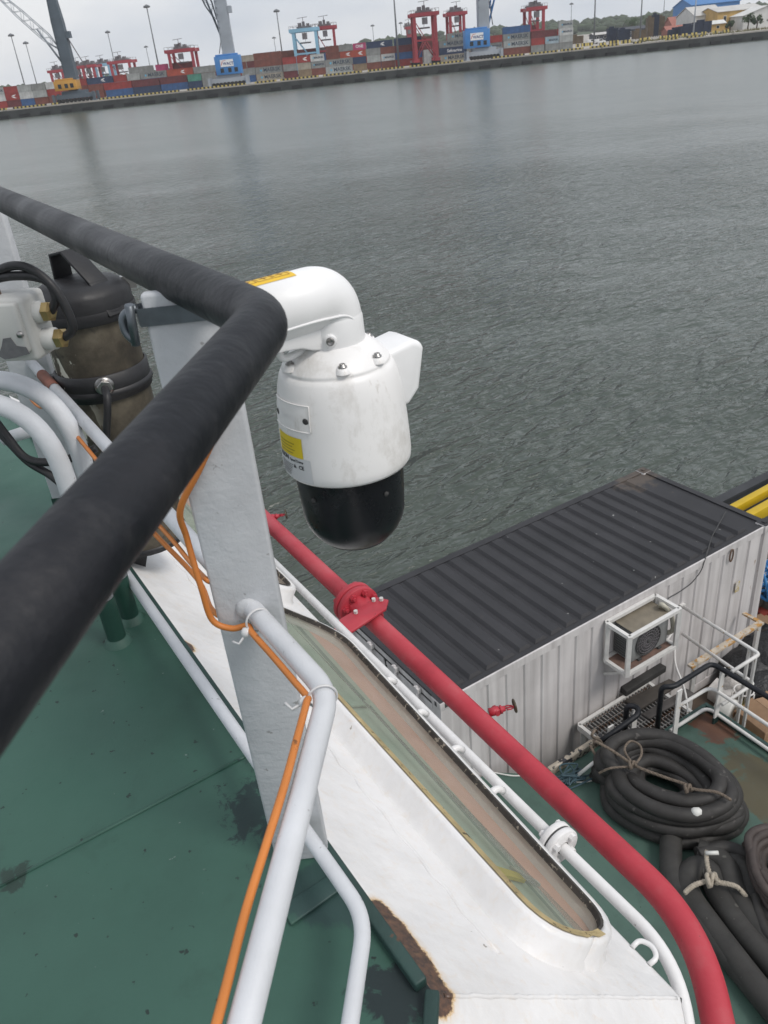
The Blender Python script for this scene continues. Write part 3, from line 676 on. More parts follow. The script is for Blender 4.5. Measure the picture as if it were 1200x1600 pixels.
# green upstand along the deck edge (coaming lip)
m_lip = M('coaming_green', (0.019, 0.05, 0.044), 0.6, var=.3, vs=9, spots=((0.10, 0.05, 0.03), 0.66, 16), bump=.3, bs=70)
lip = MB().beam(K0 + A * 0.02 - N * .012 + Z * .012, K0 + A * 3.7 - N * .012 + Z * .012, 0.024, 0.024).beam(K0 - N * .004 + Z * .012, K0 + B * 2.6 - N * .004 + Z * .012, 0.024, 0.024)
obj('deck_edge_strip', lip, m_lip, upper_deck, bevel=.004)

hose_stains = [(tuple(onz(1180, 1230, HOSE_Z)), 1.0, (0.085, 0.068, 0.036), 0.72, 2.4), (tuple(onz(1115, 1135, HOSE_Z)), 0.6, (0.12, 0.05, 0.03), 0.74, 4)]
m_deck2 = deck_material('deck_green_lower', (0.056, 0.106, 0.084), hose_stains)
hd = [S(5.76, 2.0, HOSE_Z), S(5.76, 4.45, HOSE_Z), S(5.5, 4.74, HOSE_Z), S(5.28, 5.0, HOSE_Z), S(5.28, 5.93, HOSE_Z), S(4.72, 5.95, HOSE_Z), S(4.72, 6.55, HOSE_Z), S(4.86, 6.6, HOSE_Z), S(4.86, 7.43, HOSE_Z), S(-5, 7.43, HOSE_Z), S(-5, 0.5, HOSE_Z), S(5.76, .5, HOSE_Z)]
hose_deck = obj('hose_deck', MB().prism([p - Z * 0.9 for p in hd], (0, 0, 0.9)), m_deck2, kind='structure')
m_gut = M('gutter_paint', (0.42, 0.37, 0.30), 0.7, var=.4, vs=6, spots=((0.03, 0.03, 0.035), 0.5, 9), bump=.4, bs=30)
obj('gutter_edge', MB().beam(S(5.27, 5.0, HOSE_Z + .06), S(5.27, 5.93, HOSE_Z + .06), .07, .12), m_gut, hose_deck, bevel=.01)
obj('side_kerb', MB().beam(S(4.86, 7.41, HOSE_Z + .05), S(-5, 7.41, HOSE_Z + .05), .05, .1).beam(S(4.84, 6.62, HOSE_Z + .05), S(4.84, 7.38, HOSE_Z + .05), .05, .1), m_lip, hose_deck)
m_main = deck_material('deck_main', (0.05, 0.075, 0.06), [(tuple(S(4.5, 8.2, MAIN_Z)), 2.5, (0.07, 0.045, 0.03), 0.6, 2.0)])
main_deck = obj('main_deck', MB().sbox(-8, 8.45, .5, 15, MAIN_Z - .6, MAIN_Z), m_main, kind='structure')
m_hull = M('hull_black', (0.03, 0.032, 0.036), 0.6, var=.3, vs=1)
obj('hull', MB().sbox(-8, 8.4, .4, 14.9, WATER_Z - 1, MAIN_Z - .6), m_hull, kind='structure')

# ================================================================== WHEELHOUSE VISOR with windows
def white_paint(name, rust, col=(0.75, 0.74, 0.735)):
    mt, nt, n, b = nodes_of(name)
    g = n.new('ShaderNodeNewGeometry'); pos = g.outputs['Position']
    f = ramp(nt, noise(nt, pos, 4.5, 6, 0.6), [(0.3, 0.93), (0.7, 1.03)])
    c = mixc(nt, 1.0, col, f, 'MULTIPLY')
    d = ramp(nt, noise(nt, mapping(nt, pos, (1.0, 1.0, 1.0)), 3.2, 7, 0.7, 0.5), [(0.5, 0.0), (0.85, 0.45)])
    c = mixc(nt, d, c, (0.46, 0.44, 0.41))
    ch = ramp(nt, noise(nt, pos, 26, 4, 0.55), [(0.74, 0.0), (0.755, 0.85)])
    c = mixc(nt, ch, c, (0.22, 0.20, 0.17))
    for (ctrs, r, th) in rust:
        k = None
        for c_ in ctrs:
            q = near(nt, pos, c_, r * 0.2, r); k = q if k is None else mathn(nt, 'MAXIMUM', k, q)
        v = mathn(nt, 'ADD', mathn(nt, 'MULTIPLY', noise(nt, pos, 30, 7, 0.72, 0.6), 0.7), mathn(nt, 'MULTIPLY', k, 0.75))
        halo = ramp(nt, v, [(th - 0.30, 0.0), (th - .10, .22), (th, 0.85)]); c = mixc(nt, halo, c, (0.62, 0.40, 0.16))
        core = ramp(nt, v, [(th - 0.01, 0.0), (th + 0.05, 1.0)])
        rc = ramp(nt, noise(nt, pos, 60, 5, 0.7), [(0.35, (0.035, 0.025, 0.022)), (0.6, (0.13, 0.07, 0.045)), (0.8, (0.30, 0.14, 0.06))])
        c = mixc(nt, core, c, rc)
    nt.links.new(c, b.inputs['Base Color'])
    nt.links.new(ramp(nt, noise(nt, pos, 7, 4), [(0.3, 0.32), (0.7, 0.55)]), b.inputs['Roughness'])
    b1 = bumpn(nt, None, noise(nt, pos, 6, 3), 0.8, 0.014)
    bumpn(nt, b, noise(nt, pos, 110, 4, 0.6), 0.3, 0.002, b1)
    return mt
TO, ZO = 1.0, -1.9                                # outer edge of the visor
SL = (ZO - DECK_Z) / (TO - TE)
def vz(t): return DECK_Z + (t - TE) * SL          # elevation of the sloping plate
PN = (N * (-SL) + Z).normalized()                 # its normal
PT = (N + Z * SL).normalized()                    # down the slope
rusts = [([tuple(S(0.85 - .022 * i, TE + .002 + .010 * math.sin(i * .45), DECK_Z - .004)) for i in range(9)], 0.060, 0.66), ([tuple(S(1.84, TE - .002, DECK_Z))], 0.05, 0.72)]
m_vis = white_paint('visor_white_paint', rusts)
m_white = white_paint('white_paint', [])
wh = thing('wheelhouse', S(2.4, 0.7, HOSE_Z), 'white wheelhouse front with sloping visor plate and inset windows below the railing', 'wheelhouse')
S1 = 4.45
E0 = S(0.645, TO, vz(TO)) - N * 0.0
Kt = S(0.669, TE, DECK_Z)
nB = Vector((B.y, -B.x, 0)); nB = nB if nB.dot(N) > 0 else -nB
def plate_pt(s, t, off=0.0): return S(s, t, vz(t)) + PN * off
# front plate, rolled over the outer edge; then the plate that turns aft along the chamfer
WIN = [((0.720, 0.672), (2.235, 0.672), (2.125, 0.945), (0.715, 0.845)), ((2.52, 0.69), (3.95, 0.70), (3.9, 0.955), (2.45, 0.940))]
def smooth_poly(c4, r, n=7):
    out = []
    for i in range(4):
        p = Vector((*c4[i], 0)); a = (Vector((*c4[i - 1], 0)) - p).normalized() * r; b_ = (Vector((*c4[(i + 1) % 4], 0)) - p).normalized() * r
        for j in range(n + 1):
            u = j / n; out.append(p + a * (1 - u) ** 2 + b_ * u ** 2)
    return [(p.x, p.y) for p in out]
def grow(poly, d):
    cx = sum(p[0] for p in poly) / len(poly); cy = sum(p[1] for p in poly) / len(poly); n = len(poly); out = []
    for i in range(n):
        p0, p1, p2 = poly[i - 1], poly[i], poly[(i + 1) % n]
        e = Vector((p2[0] - p0[0], p2[1] - p0[1])); nn = Vector((e.y, -e.x)).normalized()
        if nn.dot(Vector((p1[0] - cx, p1[1] - cy))) < 0: nn = -nn
        out.append((p1[0] + nn.x * d, p1[1] + nn.y * d))
    return out
def to_(s): return 0.955 + (s - 0.585) * 0.030      # outer edge of the plate, which flares away from the pipe
SN = 0.587
outer = [(0.669, TE)] + [(0.669 + (S1 - .669) * i / 12, TE) for i in range(1, 13)] + [(S1 - .35 + .35 * (1 - i / 5), TE + (to_(S1) - TE) * i / 5) for i in range(1, 5)]
outer += [(S1 - .35 - (S1 - .35 - SN) * i / 14, to_(S1 - .35 - (S1 - .35 - SN) * i / 14)) for i in range(15)]
bm = bmesh.new()
loops = [outer] + [grow(smooth_poly(c4, .10), .040) for c4 in WIN]
for lp in loops:
    vv = [bm.verts.new(plate_pt(s_, t_)) for s_, t_ in lp]
    for i in range(len(vv)): bm.edges.new((vv[i - 1], vv[i]))
bmesh.ops.triangle_fill(bm, edges=bm.edges, use_beauty=True, use_dissolve=False, normal=PN)
bm.verts.ensure_lookup_table(); bm.verts.index_update()
pl = MB().add([v.co.copy() for v in bm.verts], [[v.index for v in f.verts] for f in bm.faces], False)
bm.free()
V = []; F = []                                     # rolled outer edge and the wheelhouse front below it
ss = [SN + (S1 - .35 - SN) * i / 40 for i in range(41)]
for s in ss:
    e = plate_pt(s, to_(s))
    V += [e, e + N * .010 - Z * .016, e + N * .012 - Z * .05, S(s, to_(s) - .02, -2.3), S(s, to_(s) - .25, HOSE_Z)]
for i in range(40):
    a = i * 5
    for k in range(4): F.append((a + k, a + k + 1, a + k + 6, a + k + 5))
pl.add(V, F, True)
e = plate_pt(S1 - .35, to_(S1)); pl.add([plate_pt(S1, TE), e, e - Z * 6.1, S(S1, TE, HOSE_Z)], [(0, 1, 2, 3)])
c0 = plate_pt(0.669, TE); c1 = plate_pt(SN, to_(SN))
c2 = c0 + B * 2.6; c3 = c1 + B * 2.6 - Z * .02
pl.add([c0, c2, c3, c1], [(0, 1, 2, 3)])                     # plate along the chamfer
pl.add([c1, c3, c3 + nB * .012 - Z * .05, c1 + nB * .012 - Z * .05], [(0, 1, 2, 3)])
pl.add([c1 + nB * .012 - Z * .05, c3 + nB * .012 - Z * .05, c3 - nB * .25 + Z * (HOSE_Z - c3.z), c1 - nB * .25 + Z * (HOSE_Z - c1.z)], [(0, 1, 2, 3)])
obj('visor_plate', pl, m_vis, wh)
fw_ = MB().tube([c0.lerp(c1, .03 + .95 * i / 60) + PN * random.uniform(-.003, -.0012) + A * random.uniform(-.0015, .0015) for i in range(61)], .0048, 8)
obj('weld_bead', fw_, m_vis, wh)
wb = MB()
pts = []
for i in range(90):
    s = 0.74 + i * 0.035; pts.append(plate_pt(s, 0.575 + .006 * math.sin(i * 1.7) + random.uniform(-.004, .004), -.0015 + random.uniform(-.0015, .001)))
wb.tube(pts, 0.006, 6); obj('weld_bead', wb, m_vis, wh)
# deck edge face of the plate (dark gap beside the strip)
m_seal = M('tan_sealant', (0.42, 0.33, 0.17), 0.7, var=.3, vs=20, spots=((0.05, 0.035, 0.02), 0.62, 45), bump=.5, bs=120)
m_seal2 = M('blackened_sealant', (0.05, 0.045, 0.04), 0.8, var=.4, vs=20, spots=((0.30, 0.27, 0.22), 0.60, 60), bump=.6, bs=120)
def glass_mat():
    mt, nt, n, b = nodes_of('window_glass')
    n.remove(b)
    gl = n.new('ShaderNodeBsdfGlossy'); gl.inputs['Roughness'].default_value = 0.02; gl.inputs['Color'].default_value = (1, 1, 1, 1)
    tr = n.new('ShaderNodeBsdfTransparent'); tr.inputs['Color'].default_value = (0.90, 0.94, 0.90, 1)
    fr = n.new('ShaderNodeFresnel'); fr.inputs['IOR'].default_value = 1.5
    df = n.new('ShaderNodeBsdfDiffuse'); df.inputs['Color'].default_value = (0.55, 0.50, 0.44, 1)
    mxs = n.new('ShaderNodeMixShader'); nt.links.new(fr.outputs[0], mxs.inputs[0]); nt.links.new(tr.outputs[0], mxs.inputs[1]); nt.links.new(gl.outputs[0], mxs.inputs[2])
    m2 = n.new('ShaderNodeMixShader')
    tc = n.new('ShaderNodeTexCoord')
    nt.links.new(ramp(nt, noise(nt, tc.outputs['Object'], 6, 5), [(0.3, 0.12), (0.7, 0.26)]), m2.inputs[0])
    nt.links.new(mxs.outputs[0], m2.inputs[1]); nt.links.new(df.outputs[0], m2.inputs[2])
    nt.links.new(m2.outputs[0], n['Material Output'].inputs['Surface'])
    return mt
m_glass = glass_mat()
FH = 0.062
for wi, c4 in enumerate(WIN):
    gp = smooth_poly(c4, .10); fi = grow(gp, 0.004); fo = grow(gp, 0.024); ft = grow(gp, 0.030)
    n = len(gp)
    fr = MB(); V = [plate_pt(s, t, FH) for s, t in fo] + [plate_pt(s, t, FH - .01) for s, t in ft] + [plate_pt(s, t, .012) for s, t in grow(gp, .034)] + [plate_pt(s, t, -.012) for s, t in grow(gp, .055)] + [plate_pt(s, t, FH) for s, t in fi] + [plate_pt(s, t, -.05) for s, t in fi]
    F = []
    for i in range(n):
        j = (i + 1) % n
        F += [(i, j, n + j, n + i), (n + i, n + j, 2 * n + j, 2 * n + i), (2 * n + i, 2 * n + j, 3 * n + j, 3 * n + i), (4 * n + i, 4 * n + j, j, i), (4 * n + i, 5 * n + i, 5 * n + j, 4 * n + j)]
    fr.add(V, F, True)
    f_ob = obj('window_frame', fr, m_vis, wh, fix=False)
    se = MB(); se2 = MB()                           # sealant round the pane, blackened along the outboard edge
    g2 = grow(gp, 0.019); g3 = grow(gp, 0.006)
    for i in range(n):
        j = (i + 1) % n; tm = (gp[i][1] + gp[j][1]) / 2
        tgt = se2 if tm > 0.80 and wi == 0 or tm > .84 else se
        q = [plate_pt(*gp[i], FH + .002), plate_pt(*gp[j], FH + .002), plate_pt(*(g3 if tgt is se2 else g2)[j], FH + .003), plate_pt(*(g3 if tgt is se2 else g2)[i], FH + .003)]
        w1, w2 = [plate_pt(*gp[i], FH - .013), plate_pt(*gp[j], FH - .013)]
        tgt.add(q, [(0, 1, 2, 3)]).add([q[0], q[1], w2, w1], [(0, 1, 2, 3)])
    obj('sealant', se, m_seal, f_ob); obj('sealant', se2, m_seal2, f_ob)
    obj('pane', MB().add([plate_pt(s, t, FH - .012) for s, t in gp], [list(range(n))[::-1]]), m_glass, f_ob, fix=False)
# colour bands under the panes, painting in reflection and what shows through
m_in1 = M('pane_tint_green', (0.44, 0.54, 0.45), 0.6, var=.08); m_in2 = M('pane_tint_dark_green', (0.17, 0.26, 0.21), 0.6, var=.1); m_in3 = M('pane_tint_pink', (0.80, 0.46, 0.36), 0.8, var=.1, vs=4); m_in4 = M('pane_tint_grey', (0.16, 0.15, 0.14), 0.7)
inn = thing('window_colour_bands', S(2.3, .8, -2.1), 'green and pink lining panels seen through the wheelhouse windows', 'interior')
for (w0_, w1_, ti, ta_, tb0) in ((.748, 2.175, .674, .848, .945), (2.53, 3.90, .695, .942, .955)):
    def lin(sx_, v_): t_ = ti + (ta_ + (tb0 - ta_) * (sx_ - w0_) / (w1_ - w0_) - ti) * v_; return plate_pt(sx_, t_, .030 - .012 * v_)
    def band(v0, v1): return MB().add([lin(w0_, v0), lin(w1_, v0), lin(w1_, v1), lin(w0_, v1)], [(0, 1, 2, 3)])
    for nm_, x0_, x1_, mm_ in (('upper_band', .02, .56, m_in1), ('dark_band', .56, .63, m_in2), ('middle_band', .63, .72, m_in1), ('pink_band', .72, 1.03, m_in3), ('lower_band', 1.03, 1.12, m_in4)):
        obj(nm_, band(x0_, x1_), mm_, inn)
ym = M('yellow_tape', (0.62, 0.50, 0.06), 0.5)
obj('window_mullion', MB().prism([plate_pt(1.60, .72, .031), plate_pt(1.625, .72, .031), plate_pt(1.66, .80, .031), plate_pt(1.635, .80, .031)], PN * .006), m_in1, inn)
obj('yellow_stand', MB().prism([plate_pt(.915, .70, .032), plate_pt(.945, .70, .032), plate_pt(.925, .765, .028), plate_pt(.90, .765, .028)], PN * .008), ym, inn)
obj('pale_strip', MB().prism([plate_pt(.93, .755, .032), plate_pt(.945, .755, .032), plate_pt(.90, .80, .028), plate_pt(.888, .80, .028)], PN * .008), M('pale_plastic', (.6, .6, .58), .5), inn)
# grab ring at the outer edge
g0 = plate_pt(0.70, to_(.70), 0)
obj('grab_ring', MB().tube([g0 + A * .026, g0 + A * .028 + N * .026 + Z * .004, g0 + N * .040 + Z * .004, g0 - A * .026 + N * .026 + Z * .004, g0 - A * .024], .0062, 10, fillet=.016), m_white, wh)
for k in range(4):
    gq = plate_pt(1.28 + k * .2, to_(1.28 + k * .2), .0); obj('pipe_lug', MB().tube([gq - N * .005, gq + N * .04 + Z * .008, gq + N * .06 - Z * .02], .011, 8, fillet=.02), m_white, wh)

# ================================================================== WHITE SPRAY PIPE along the visor
TP, ZP = 1.105, -2.02
wp = thing('white_pipe', S(1.5, TP, ZP), 'white painted pipe with bolted flange running along the visor edge', 'pipe')
e1 = S(0.70, TP, ZP)
obj('pipe_run', MB().tube([S(4.5, TP + .03, ZP), S(1.14, TP, ZP), e1, e1 + B * .45 - Z * .12], .0175, 16, fillet=.13, fs=10), m_white, wp)
m_gask = M('gasket', (.06, .06, .06), .8)
for s_ in (-1, 1):
    c = S(1.125 + s_ * .013, TP, ZP)
    fl = obj('flange', MB().lathe(c, [(.02, -.010), (.056, -.010), (.058, -.007), (.058, .007), (.056, .010), (.02, .010)], 28, A), m_white, wp)
    for k in range(4):
        a = math.pi / 4 + k * math.pi / 2; p = c + (N * math.cos(a) + Z * math.sin(a)) * .042
        obj('bolt', MB().lathe(p, [(.0, -.022 if s_ < 0 else .022), (.011, -.022 if s_ < 0 else .022), (.011, 0), (0, 0)], 6, A, smooth=False), m_white, fl)
obj('gasket', MB().lathe(S(1.125, TP, ZP), [(.02, -.003), (.055, -.003), (.055, .003), (.02, .003)], 24, A), m_gask, wp)
for s_ in (2.32, 3.3): obj('bracket', MB().beam(S(s_, TP, ZP - .02), S(s_, to_(s_), vz(to_(s_)) - .03), .04, .012), m_white, wp)

# ================================================================== RED FOAM PIPE
def red_paint():
    mt, nt, n, b = nodes_of('red_pipe_paint'); tc = n.new('ShaderNodeTexCoord'); v = tc.outputs['Object']
    f = ramp(nt, noise(nt, v, 3.0, 6, 0.6), [(0.3, (0.30, 0.022, 0.034)), (0.5, (0.43, 0.032, 0.050)), (0.8, (0.50, 0.075, 0.09))])
    sp = ramp(nt, noise(nt, v, 24, 4), [(0.70, 0), (0.73, .8)]); c = mixc(nt, sp, f, (0.12, 0.022, 0.022))
    du = ramp(nt, noise(nt, v, 6, 6, .7), [(.55, 0), (.8, .35)]); c = mixc(nt, du, c, (.34, .12, .12))
    nt.links.new(c, b.inputs['Base Color']); nt.links.new(ramp(nt, noise(nt, v, 9, 4), [(.3, .38), (.7, .62)]), b.inputs['Roughness'])
    bumpn(nt, b, noise(nt, v, 70, 4), .15, .003); return mt
m_red = red_paint()
TR, ZR = 1.545, -2.5; RR = 0.0475
rp_ = thing('red_pipe', S(2, TR, ZR), 'thick red painted pipe with bolted flange crossing in front of the container', 'pipe')
e2 = S(0.90, TR - .045, ZR)
obj('pipe_run', MB().tube([S(6.4, TR + .06, ZR), S(3.0, TR, ZR), e2, e2 + B * .9 - Z * .05], RR, 24, fillet=.22, fs=14), m_red, rp_)
sf = 3.08; 
for s_ in (-1, 1):
    c = S(sf + s_ * .022, TR, ZR)
    fl = obj('flange', MB().lathe(c, [(.05, -.016), (.113, -.016), (.116, -.013), (.116, .013), (.113, .016), (.05, .016)], 36, A), m_red, rp_)
    for k in range(8):
        a = math.pi / 8 + k * math.pi / 4; p = c + (N * math.cos(a) + Z * math.sin(a)) * .091
        h = -.034 * (1 if s_ < 0 else -1)
        obj('bolt', MB().lathe(p, [(0, h * 1.35), (.009, h * 1.35), (.010, h), (.018, h), (.018, 0), (0, 0)], 6, A, smooth=False), m_red, fl)
obj('flange_hub', MB().lathe(S(sf - .04, TR, ZR), [(.078, 0.02), (.070, -.02), (RR, -.08)], 24, A), m_red, rp_)
zq = ZR + .07                                      # bracket plate clamped across the pipe, tied to the visor
qa = [onz(x, y, zq) for x, y in ((524, 993), (521, 984), (531, 967), (590, 933), (607, 937), (603, 951), (592, 958), (547, 988))]
obj('bracket_plate', MB().prism(qa, (0, 0, -.014)), m_red, rp_, bevel=.002)
b0 = onz(575, 955, zq) ; obj('clamp_saddle', MB().tube([S(stz(b0)[0], TR + RR * math.cos(a) * 1.06, ZR + RR * math.sin(a) * 1.06) for a in [i * math.pi / 12 for i in range(13)]], .012, 8), m_red, rp_)
m_pwhite = M('chipped_white', (.6, .58, .56), .7, var=.3)
for (x, y) in ((556, 958), (584, 939), (596, 938)): obj('bolt', MB().lathe(onz(x, y, zq), [(0, .016), (.011, .016), (.011, -.004), (0, -.004)], 6, Z, smooth=False), m_pwhite, rp_)
m_brz = M('valve_bronze', (.10, .085, .06), .5, metal=.6, var=.3)
for k, (x, y, sx) in enumerate(((763, 1118, 1.0), (415, 815, 1.0))):
    p = onz(x, y, ZR); s_, t_, _ = stz(p); p = S(s_, TR + RR * .7, ZR + RR * .3); d = (N * .85 - A * .38 + Z * .10).normalized(); q0_ = p.copy(); sc_ = .62
    n0 = len(bpy.data.objects)
    vb = obj('drain_valve', MB().tube([p, p + d * 0.0434], 0.0186, 12).tube([p + d * 0.0310 - A * 0.0186, p + d * 0.0310 + A * 0.0186], 0.0161, 12).tube([p + d * 0.0372, p + d * 0.0713], [0.0149, 0.0118], 12).lathe(p + d * 0.0527, [(0.0118, -0.0050), (0.0186, -0.0050), (0.0186, 0.0050), (0.0118, 0.0050)], 6, d), m_red, rp_)
    q2 = p + d * 0.0713
    yk = MB()
    for e in (-1, 1): yk.tube([q2 + A * e * 0.0112, q2 + A * e * 0.0136 + d * 0.0186, q2 + A * e * 0.0062 + d * 0.0341], 0.0031, 6)
    yk.tube([q2, q2 + d * 0.0403], 0.0037, 8); obj('yoke', yk, m_red, vb)
    wr = MB(); x_ = d.orthogonal().normalized(); y_ = d.cross(x_)
    wr.tube([q2 + d * 0.0422 + (x_ * math.cos(a) + y_ * math.sin(a)) * 0.0260 for a in [i * math.pi / 12 for i in range(24)]], 0.0050, 8, closed=True)
    for a in (0, 2.1, 4.2): wr.tube([q2 + d * 0.0422, q2 + d * 0.0422 + (x_ * math.cos(a) + y_ * math.sin(a)) * 0.0260], 0.0031, 6)
    wr.ico(q2 + d * 0.0422, 0.0074, 1); obj('handwheel', wr, m_brz, vb)

# ================================================================== DECK CONTAINER (20 foot)
def grime_white(name, base, xs=7.0):
    mt, nt, n, b = nodes_of(name); tc = n.new('ShaderNodeTexCoord'); v = tc.outputs['Object']
    f = ramp(nt, noise(nt, v, 1.5, 5), [(.3, .88), (.7, 1.06)]); c = mixc(nt, 1.0, base, f, 'MULTIPLY')
    st_ = ramp(nt, noise(nt, mapping(nt, v, (xs, xs, .35)), 1.0, 6, .6), [(.42, 0.), (.8, .5)]); c = mixc(nt, st_, c, (.17, .15, .145))
    rs = ramp(nt, noise(nt, mapping(nt, v, (9, 9, 3)), 1.0, 5, .65), [(.70, 0.), (.74, .8)]); c = mixc(nt, rs, c, (.26, .15, .08))
    nt.links.new(c, b.inputs['Base Color']); b.inputs['Roughness'].default_value = .65
    bumpn(nt, b, noise(nt, v, 25, 4), .2, .004); return mt
m_cw = grime_white('container_white', (.60, .575, .57))
def roof_mat():
    mt, nt, n, b = nodes_of('container_roof_black'); tc = n.new('ShaderNodeNewGeometry'); v = tc.outputs['Position']
    f = ramp(nt, noise(nt, v, 1.6, 6, .6), [(.3, (.016, .016, .0185)), (.7, (.028, .0275, .031))])
    d = ramp(nt, mathn(nt, 'ADD', noise(nt, v, 4, 6, .65), mathn(nt, 'MULTIPLY', near(nt, v, tuple(S(8.1, 9.5, -6.5)), .2, .8), .35)), [(.68, 0), (.85, .8)]); c = mixc(nt, d, f, (.09, .07, .055))
    sp = ramp(nt, noise(nt, v, 13, 2, .4), [(.765, 0), (.775, .8)]); c = mixc(nt, sp, c, (.35, .35, .34))
    nt.links.new(c, b.inputs['Base Color']); b.inputs['Roughness'].default_value = .62; bumpn(nt, b, noise(nt, v, 30, 4), .2, .005); return mt
m_roof = roof_mat()
s0, s1, t0, t1, zt, zb = 5.79, 8.23, 3.80, 9.86, -6.53, MAIN_Z + .01
ct = thing('deck_container', S((s0 + s1) / 2, (t0 + t1) / 2, zb), 'white corrugated deck container with a black ribbed roof', 'container')
fr = MB()
for s_ in (s0, s1 - .16):
    for t_ in (t0, t1 - .16): fr.sbox(s_, s_ + .16, t_, t_ + .16, zb + .12, zt - .118)
for z0_, z1_ in ((zb, zb + .16), (zt - .13, zt - .02)):
    for s_ in (s0 + .02, s1 - .10): fr.sbox(s_, s_ + .08, t0 + .16, t1 - .16, z0_, z1_)
    for t_ in (t0 + .02, t1 - .10): fr.sbox(s0 + .16, s1 - .16, t_, t_ + .08, z0_, z1_)
obj('frame', fr, m_cw, ct)
for i, s_ in enumerate((s0 - .008, s1 - .17)):
    for t_ in (t0 - .008, t1 - .17):
        for z_ in (zb, zt - .118):
            c_ = obj('corner_casting', MB().sbox(s_, s_ + .178, t_, t_ + .178, z_, z_ + .116), m_cw, ct, bevel=.008)
            cs = S(s_ + .089, t_ + .089, z_ + .06)
            hl = MB().box(cs + (A * (-.09 if i == 0 else .09)), A * .002, N * .022, Z * .035).box(cs - N * .09, A * .02, N * .002, Z * .033); obj('casting_slot', hl, m_gask, c_)
            if z_ > -7: obj('casting_top', MB().sbox(s_ + .004, s_ + .174, t_ + .004, t_ + .174, z_ + .117, z_ + .121).sbox(s_ + .06, s_ + .12, t_ + .06, t_ + .12, z_ + .121, z_ + .135), m_roof, c_)
def corrug(p0, along, normal, length, zlo, zhi, pitch=.282, dep=.022):
    mb = MB(); n = int(length / pitch); pt = length / n; xs = []
    for k in range(n): xs += [(k * pt, 0), (k * pt + pt * .78, 0), (k * pt + pt * .84, dep), (k * pt + pt * .94, dep)]
    xs.append((length, 0)); V = []
    for x, d in xs: V += [p0 + along * x + normal * d + Z * zlo, p0 + along * x + normal * d + Z * zhi]
    return mb.add(V, [(2 * i, 2 * i + 2, 2 * i + 3, 2 * i + 1) for i in range(len(xs) - 1)])
obj('side_panel', corrug(S(s0 + .025, t0 + .15, 0), N, A, t1 - t0 - .3, zb + .14, zt - .11), m_cw, ct)
obj('side_panel', corrug(S(s1 - .03, t0 + .15, 0), N, -A, t1 - t0 - .3, zb + .14, zt - .11), m_cw, ct)
obj('end_panel', corrug(S(s0 + .15, t1 - .03, 0), A, -N, s1 - s0 - .3, zb + .14, zt - .11), m_cw, ct)
obj('roof_sheet', MB().sbox(s0 + .05, s1 - .05, t0 + .06, t1 - .06, zt - .045, zt - .028).sbox(s0 + .045, s0 + .115, t0 + .17, t1 - .17, zt - .035, zt - .015).sbox(s1 - .115, s1 + .004, t0 + .17, t1 - .17, zt - .06, zt - .015).sbox(s0 + .17, s1 - .17, t1 - .115, t1 - .012, zt - .035, zt - .005).sbox(s0 + .17, s1 - .17, t0 + .012, t0 + .115, zt - .035, zt - .005), m_roof, ct)
NR = 21; pr = (t1 - t0 - .62) / NR
rb0 = None
for k in range(NR):
    tt_ = t0 + .26 + k * pr; a_, b_, c_, d_ = tt_, tt_ + .04, tt_ + pr * .66, tt_ + pr * .66 + .04
    if rb0 is None:
        lo, hi = zt - .0275, zt + .012; u0, u1 = s0 + .13, s1 - .13
        mb = MB().add([S(u0, a_, lo), S(u0 + .03, b_, hi), S(u0 + .03, c_, hi), S(u0, d_, lo), S(u1, a_, lo), S(u1 - .03, b_, hi), S(u1 - .03, c_, hi), S(u1, d_, lo)],
                      [(0, 1, 2, 3), (7, 6, 5, 4), (0, 4, 5, 1), (1, 5, 6, 2), (2, 6, 7, 3)])
        rb0 = obj('roof_rib', mb, m_roof, ct); base_loc = WL[rb0]
    else: place('roof_rib', rb0.data, base_loc + N * (k * pr), ct)
# door end
dr = None
for k in range(2):
    a_ = s0 + .17 + k * 1.055
    dr = obj('door', MB().sbox(a_, a_ + 1.03, t0 + .03, t0 + .07, zb + .17, zt - .14).sbox(a_ + .02, a_ + 1.01, t0 + .012, t0 + .03, zt - .22, zt - .16).sbox(a_ + .02, a_ + 1.01, t0 + .012, t0 + .03, zb + .2, zb + .26), m_cw, ct)
    for j in (.28, .76):
        lb = obj('lock_bar', MB().cyl(S(a_ + j, t0 - .012, zb + .1), S(a_ + j, t0 - .012, zt - .05), .018, 10), m_cw, dr)
        kp = MB()
        for z_ in (zt - .1, zt - .55, zt - 1.2, zb + .4, zb + .13): kp.sbox(a_ + j - .045, a_ + j + .045, t0 - .035, t0 + .012, z_ - .035, z_ + .035)
        obj('bar_keeper', kp, m_cw, lb, kind='stuff')
    obj('door_gasket', MB().sbox(a_ - .012, a_ + .0, t0 + .015, t0 + .035, zb + .17, zt - .14).sbox(a_, a_ + 1.03, t0 + .015, t0 + .035, zt - .155, zt - .141), m_gask, dr)
# placard and stencil near the lower corner
obj('stencil', MB().sbox(s0 + .2, s0 + .24, t0 + .008, t0 + .011, -8.2, -7.6).sbox(s0 + .28, s0 + .31, t0 + .008, t0 + .011, -8.2, -7.5), m_ink, ct)
